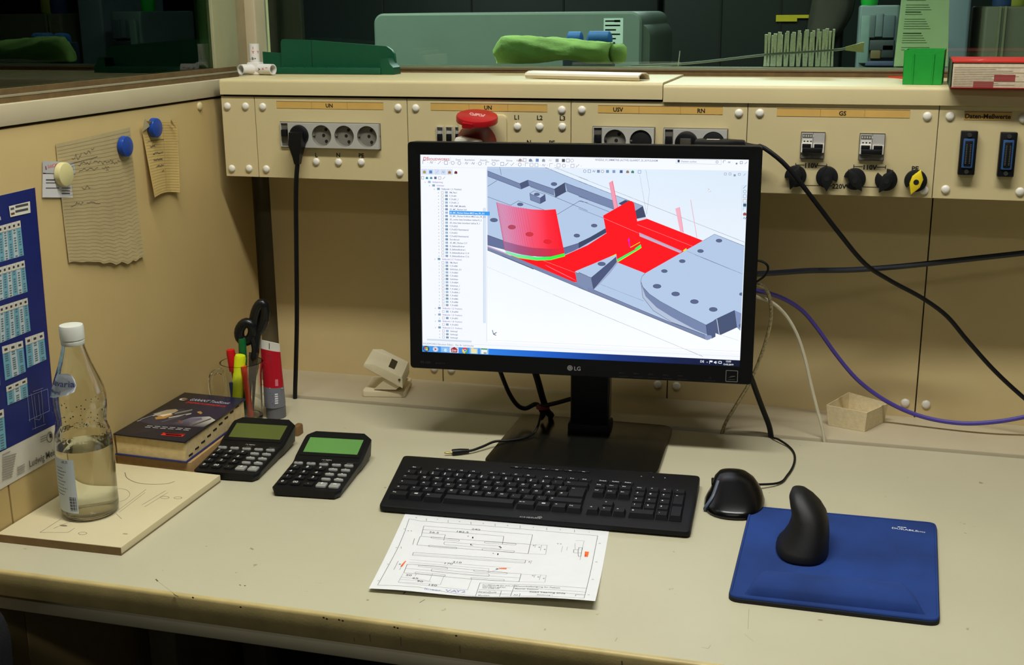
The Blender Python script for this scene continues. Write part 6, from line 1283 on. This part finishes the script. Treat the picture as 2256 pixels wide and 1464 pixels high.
# blue rolls, lime cloth, brush on the far side of the sill
single('far_sill', MB().box(-.25, .2, .50, 3.0, .34, .586), SILL, None, None, kind='structure').name = 'trim_5'
br = thing('blue_bundle', 'blue padded bundle half hidden behind the lime green cloth', 'bundle', (.42, .29, .586)); BLU = mat('blue_fabric', (24, 84, 150), .6, var=.15, scale=40)
for u0, u1, v, r in ((1250, 1284, 84, .017), (1294, 1348, 84, .018)):
    a, b = back(u0, v, .30), back(u1, v, .30); L = b[0]-a[0]; part('roll', MB().tube([(a[0]+L*t, .30, a[2]-.004) for t in (0, .05, .2, .5, .8, .95, 1)], lambda t, r=r: r*min(1, .45+2.2*min(t, 1-t)), 14), BLU, br, True)
q0, q1 = back(1246, 92, .31), back(1352, 100, .31); part('tray', MB().rbox(q0[0], .28, .587, q1[0], .33, q0[2], .004), mat('dark_blue_tray', (14, 34, 60), .5), br, True)
lc = thing('cleaning_cloth', 'crumpled lime green cloth rolled up behind the back window', 'cloth', (.33, .155, .602)); rnd = random.Random(11)
LIME = mat('lime_cloth', (126, 154, 82), .85, var=.20, scale=22, bump=.5, fine=300)
rings = []; xa, xb2 = back(1094, 100, .155)[0], back(1345, 120, .155)[0]; zb_ = .604
for i in range(25):
    t = i/24; x = xa+(xb2-xa)*t; ht = (.054-.014*t)*min(1, .55+6*t); ry = .028*min(1, .6+5*t)*(1 if t < .92 else 1-(t-.92)*3); rg = []
    for k in range(28):
        a = 2*math.pi*k/28; w = 1+.06*math.sin(3*a+t*7)+.05*math.sin(7*a-t*14)+.04*math.sin(11*a+t*23)+.03*rnd.random(); z = ht/2*(1+math.sin(a)*w); lift = .007*math.exp(-((t-.62)/.16)**2)*(1 if math.sin(a) < -.3 else 0)
        rg.append((x+.004*math.sin(a*2+t*5), .155+ry*math.cos(a)*w, zb_+max(0, z)+lift))
    rings.append(rg)
part('roll', MB().loft(rings), LIME, lc, True, angle=80)
q = back(1362, 120, .16); part('fold_end', MB().lathe([(.004, 0), (.014, .004), (.017, .018), (.016, .030), (.010, .036), (.002, .037)], 18, (q[0], .16, .604)), LIME, lc, True, angle=80)
bs_ = thing('bottle_brush', 'white bristle brush on a twisted wire lying behind the back window', 'brush', (.78, .155, .602))
w0, w1 = Vector(back(1683, 121, .155)), Vector(back(1838, 110, .155)); wire = mat('twisted_wire', (120, 124, 116), .4, .7); BRI = mat('white_bristles', (226, 222, 200), .8, var=.15, scale=300)
part('wire', MB().tube([back(1390, 145, .17), back(1520, 139, .165), w0, (w0+w1)/2, w1, back(1862, 107, .155)], .0022, 8), wire, bs_, True)
N_ = 22
for i in range(N_):
    c = w0+(w1-w0)*((i+.5)/N_); h = .036*(1-.0*i)+.003*math.sin(i*2.1); dx = .0040+.0008*math.sin(i*5)
    for sg in (1, -1):
        hh = h if sg > 0 else c.z-.6015; lean = .002*math.sin(i*3.3)
        part('bristle_tuft', MB().loft([[(c.x-dx*.5, .154, c.z), (c.x+dx*.5, .154, c.z), (c.x+dx*.5, .156, c.z), (c.x-dx*.5, .156, c.z)], [(c.x-dx*.62+lean, .147, c.z+sg*hh), (c.x+dx*.62+lean, .147, c.z+sg*hh), (c.x+dx*.62+lean, .163, c.z+sg*hh), (c.x-dx*.62+lean, .163, c.z+sg*hh)]]), BRI, bs_, True)
t0, t1 = Vector(back(1862, 107, .155)), Vector(back(1903, 104, .155)); part('tail_tuft', MB().loft([[t0+Vector((0, a*.003, b*.003)) for a, b in ((-1, -1), (1, -1), (1, 1), (-1, 1))], [t1+Vector((0, a*.008, b*.009)) for a, b in ((-1, -1), (1, -1), (1, 1), (-1, 1))]]), mat('straw_bristles', (190, 176, 120), .8), bs_, True)
q = back(1494, 145, .15); q2 = back(1498, 112, .15); single('wire_stub', MB().tube([q, q2], .0009, 6, smooth=False), mat('pale_wire', (200, 200, 186), .5), 'thin pale wire sticking up behind the back window', 'wire', tuple(q))
# dark cabinets further back
DC = mat('black_green_cabinet', (11, 16, 15), .5, var=.15, scale=3, spec=.2)
def cab(name, label, u0, u1, v0, y, dpt, m, zbot=-D):
    a, b = back(u0, v0, y), back(u1, v0, y); o = thing(name, label, 'cabinet', ((a[0]+b[0])/2, y+dpt/2, zbot)); part('carcass', MB().rbox(a[0], y, zbot, b[0], y+dpt, max(a[2], b[2]), .01), m, o, True); return o, a[0], b[0], max(a[2], b[2])
o, xa, xb2, zt2 = cab('machine_cabinet', 'black cabinet with a yellow strip behind the white brush', 1470, 1885, -400, 2.2, .6, DC)
q0, q1 = back(1710, 33, 2.19), back(1787, 47, 2.19); part('yellow_strip', MB().loft(XZ2([(q0[0], q0[2]), (q1[0], q0[2]), (q1[0], (q0[2]+q1[2])/2), (q0[0]+(q1[0]-q0[0])*.6, (q0[2]+q1[2])/2), (q0[0]+(q1[0]-q0[0])*.6, q1[2]), (q0[0], q1[2])], 2.188, 2.199)), mat('yellow_strip_paint', (190, 170, 20), .5), o, True)
for k in (.33, .66): part('door_gap', MB().box(xa+(xb2-xa)*k-.003, 2.195, -D, xa+(xb2-xa)*k+.003, 2.201, zt2-.05), DARK, o, True)
o, xa, xb2, zt2 = cab('machine_cabinet', 'dark blue-black cabinet behind the grey-green machine', 640, 1460, -300, 2.4, .6, mat('blue_black_cabinet', (12, 16, 18), .5, var=.12, scale=3, spec=.2))
for k in (.25, .5, .75): part('door_gap', MB().box(xa+(xb2-xa)*k-.003, 2.395, -D, xa+(xb2-xa)*k+.003, 2.401, zt2-.05), DARK, o, True)
jk = thing('hanging_jacket', 'dark grey-brown fabric hanging in front of the black cabinet', 'fabric', (back(1830, 20, 2.155)[0], 2.155, .3)); rings = []
for i in range(12):
    t = i/11; cx, cz = back(1835-25*t+12*math.sin(t*3), -60+140*t, 2.155)[0::2]; w = .05+.03*math.sin(t*2.4)-.02*t; rings.append([(cx+w*math.cos(a)*(1+.1*math.sin(5*a)), 2.155+.048*math.sin(a), cz) for a in [2*math.pi*k/20 for k in range(20)]])
part('cloth', MB().loft(rings), mat('dark_brown_fabric', (66, 62, 54), .9, var=.15, scale=14), jk, True, angle=80)
tc0 = rings[0]; hx = sum(p_[0] for p_ in tc0)/len(tc0); hz = tc0[0][2]; part('hook', MB().tube([(hx, 2.203, hz+.03), (hx, 2.17, hz+.03), (hx, 2.155, hz+.02), (hx, 2.15, hz-.01)], .005, 8), STEEL, jk, True)
o, xa, xb2, zt2 = cab('tool_rack', 'grey rack with small parts between brush and pale sheet', 1893, 1985, 12, 1.5, .35, mat('grey_rack', (92, 106, 108), .5, var=.1, scale=12))
for i, (u0, u1, v0, v1, c) in enumerate(((1898, 1912, 34, 140, (104, 124, 120)), (1916, 1928, 34, 84, (70, 82, 86)), (1930, 1944, 30, 82, (84, 96, 100)), (1947, 1970, 34, 84, (66, 78, 84)), (1916, 1970, 88, 112, (40, 46, 50)), (1918, 1940, 110, 130, (96, 78, 46)), (1942, 1970, 98, 128, (30, 36, 40)), (1906, 1970, 134, 146, (58, 66, 96)))):
    q0, q1 = back(u0, v0, 1.49), back(u1, v1, 1.49); part('drawer', MB().rbox(min(q0[0], q1[0]), 1.482, q1[2], max(q0[0], q1[0]), 1.503, q0[2], .004), mat('rack_piece_%d' % i, c, .5), o, True)
q = back(1915, 14, 1.6); gsp = single('spray_bottle', MB().lathe([(.022, 0), (.024, .01), (.024, .05), (.014, .07), (.010, .085), (.012, .10), (.004, .11)], 20, (q[0], 1.6, zt2)), mat('signal_green_plastic', (26, 150, 50), .4), 'small green bottle on top of the grey rack', 'bottle', (q[0], 1.6, zt2))
sp = thing('notice_sheet', 'pale green printed sheet standing behind the window beside the green bin', 'notice', (1.0, .125, .6)); c_ = [back(u, v, .125) for u, v in ((1969, 146), (2088, 146), (2093, -60), (1992, -60))]
part('paper', MB().loft([[Vector(v) for v in c_], [Vector(v)+Vector((0, .001, 0)) for v in c_]]), mat('pale_green_paper', (232, 240, 216), .7, var=.03), sp, True)
nt = MATS['pale_green_paper'].node_tree; tl = nt.nodes.new('ShaderNodeBsdfTranslucent'); tl.inputs[0].default_value = (.75, .85, .65, 1); ms = nt.nodes.new('ShaderNodeMixShader'); ms.inputs[0].default_value = .55     # thin paper lets the hall light through
nt.links.new(nt.nodes['Principled BSDF'].outputs[0], ms.inputs[1]); nt.links.new(tl.outputs[0], ms.inputs[2]); nt.links.new(ms.outputs[0], nt.nodes['Material Output'].inputs[0])
Q = Print()
for k in range(26):
    v = -20+k*5.2; a, b = back(1992-k*.6, v, .1245), back(2020+(k*29 % 26), v, .1245)
    if k % 6 != 5: Q.line([(a[0]+.006, a[2]), (b[0]+.006, b[2])], .0012 if k % 9 else .0024, (140, 160, 130))
Q.build('printed_lines', lambda x, z, e: (x, .1245-e, z), sp, PRINT, world=True)
cab('steel_locker', 'blue-grey steel locker beyond the glass above the red book', 2086, 2168, -300, 1.6, .4, mat('blue_grey_steel', (96, 108, 118), .5, var=.05, scale=5))
o, xa, xb2, zt2 = cab('wooden_locker', 'dark brown locker behind the glass at the right picture edge', 2170, 2420, 14, 1.55, .4, mat('brown_locker', (74, 72, 54), .6, var=.1, scale=5))
for u in (2200, 2212): q = back(u, 60, 1.545); part('edge_strip', MB().box(q[0]-.003, 1.54, -D, q[0]+.003, 1.552, zt2), mat('locker_edge', (104, 104, 80), .5), o, True)
for i, (u, c) in enumerate(((2212, (30, 50, 90)), (2243, (120, 120, 40)))): q = back(u, 8, 1.6); single('storage_jar', MB().lathe([(.028, 0), (.03, .005), (.03, .045), (.02, .055)], 18, (q[0], 1.62, zt2)), mat('jar_%d' % i, c, .5), ('dark blue jar', 'olive yellow jar')[i]+' on top of the brown locker', 'jar', (q[0], 1.62, zt2))
# left of the side glass: a green curtain hanging in the neighbouring bay
ct = thing('welding_curtain', 'dark green curtain hanging in folds beyond the left window', 'curtain', (-1.6, .2, -D))
part('cloth', MB().grid(lambda s, t: (-1.55-.25*math.sin(s*3)+.05*math.sin(s*46+t*1.5)+.03*math.sin(s*17), -2.2+4.5*s, -D+.05+t*2.6), 150, 10, (-.004, 0, 0)), mat('dark_green_curtain', (20, 84, 48), .55, var=.2, scale=5), ct, True, angle=80)
part('rail', MB().tube([(-1.6, -2.2, 1.93), (-1.75, .5, 1.93), (-1.6, 2.3, 1.93)], .015, 8), STEEL, ct, True)

# ================================================================== CHAIR at the lower left
ch = thing('office_chair', 'dark fabric office chair backrest at the lower left corner in front of the desk', 'chair', (-.31, -1.30, -D))
FAB = mat('dark_flecked_fabric', (14, 14, 16), .95, var=.5, scale=160, bump=.6, fine=900)
bp2 = round_quad([(-.52, -.32), (-.10, -.32), (-.072, .02), (-.55, .02)], .07, 8); cx_ = -.31
def back_ring(pl, y, sh=0): return [(x, y+.05*((x-cx_)/.24)**2*0+.12*(z-.02)*-1*.0, z) for x, z in pl]
bp3 = ccw(bp2); part('backrest', MB().loft([[(x, -1.00, z) for x, z in inset(bp3, .02)], [(x, -1.008, z) for x, z in bp3], [(x, -1.045, z) for x, z in bp3], [(x, -1.060, z) for x, z in inset(bp3, .02)]]), FAB, ch, True)
part('back_bar', MB().tube([(-.30, -1.00, -.18), (-.30, -.985, -.30), (-.30, -1.01, -.36), (-.30, -1.16, -.355)], .018, 10), BLACKP, ch, True)
part('seat', MB().slab(round_quad([(-.54, -1.52), (-.08, -1.52), (-.08, -1.08), (-.54, -1.08)], .08, 8), -.34, -.265, .025, .015), FAB, ch, True)
part('gas_post', MB().cyl((-.31, -1.30, -D+.09), (-.31, -1.30, -.34), .025), BLACKP, ch, True)
for k in range(5):
    a = math.radians(90+72*k); e_ = Vector((-.31+.27*math.cos(a), -1.30+.27*math.sin(a), -D+.075)); part('base_arm', MB().tube([(-.31, -1.30, -D+.11), (Vector((-.31, -1.30, -D+.10))+e_)/2, e_], lambda t: .022-.008*t, 8), BLACKP, ch, True)
    part('caster', MB().cyl(e_+Vector((-.02*math.sin(a), .02*math.cos(a), -.045)), e_+Vector((.02*math.sin(a), -.02*math.cos(a), -.045)), .029, n=18), BLACKM, ch, True)
for o in bpy.data.objects:
    if o.name.split('.')[0] in ('scratches', 'edge_marks', 'contacts', 'lettering', 'handwriting', 'droplets', 'pencil_sketches', 'edge_print', 'cover_print', 'key_lettering') : o['kind'] = 'stuff'
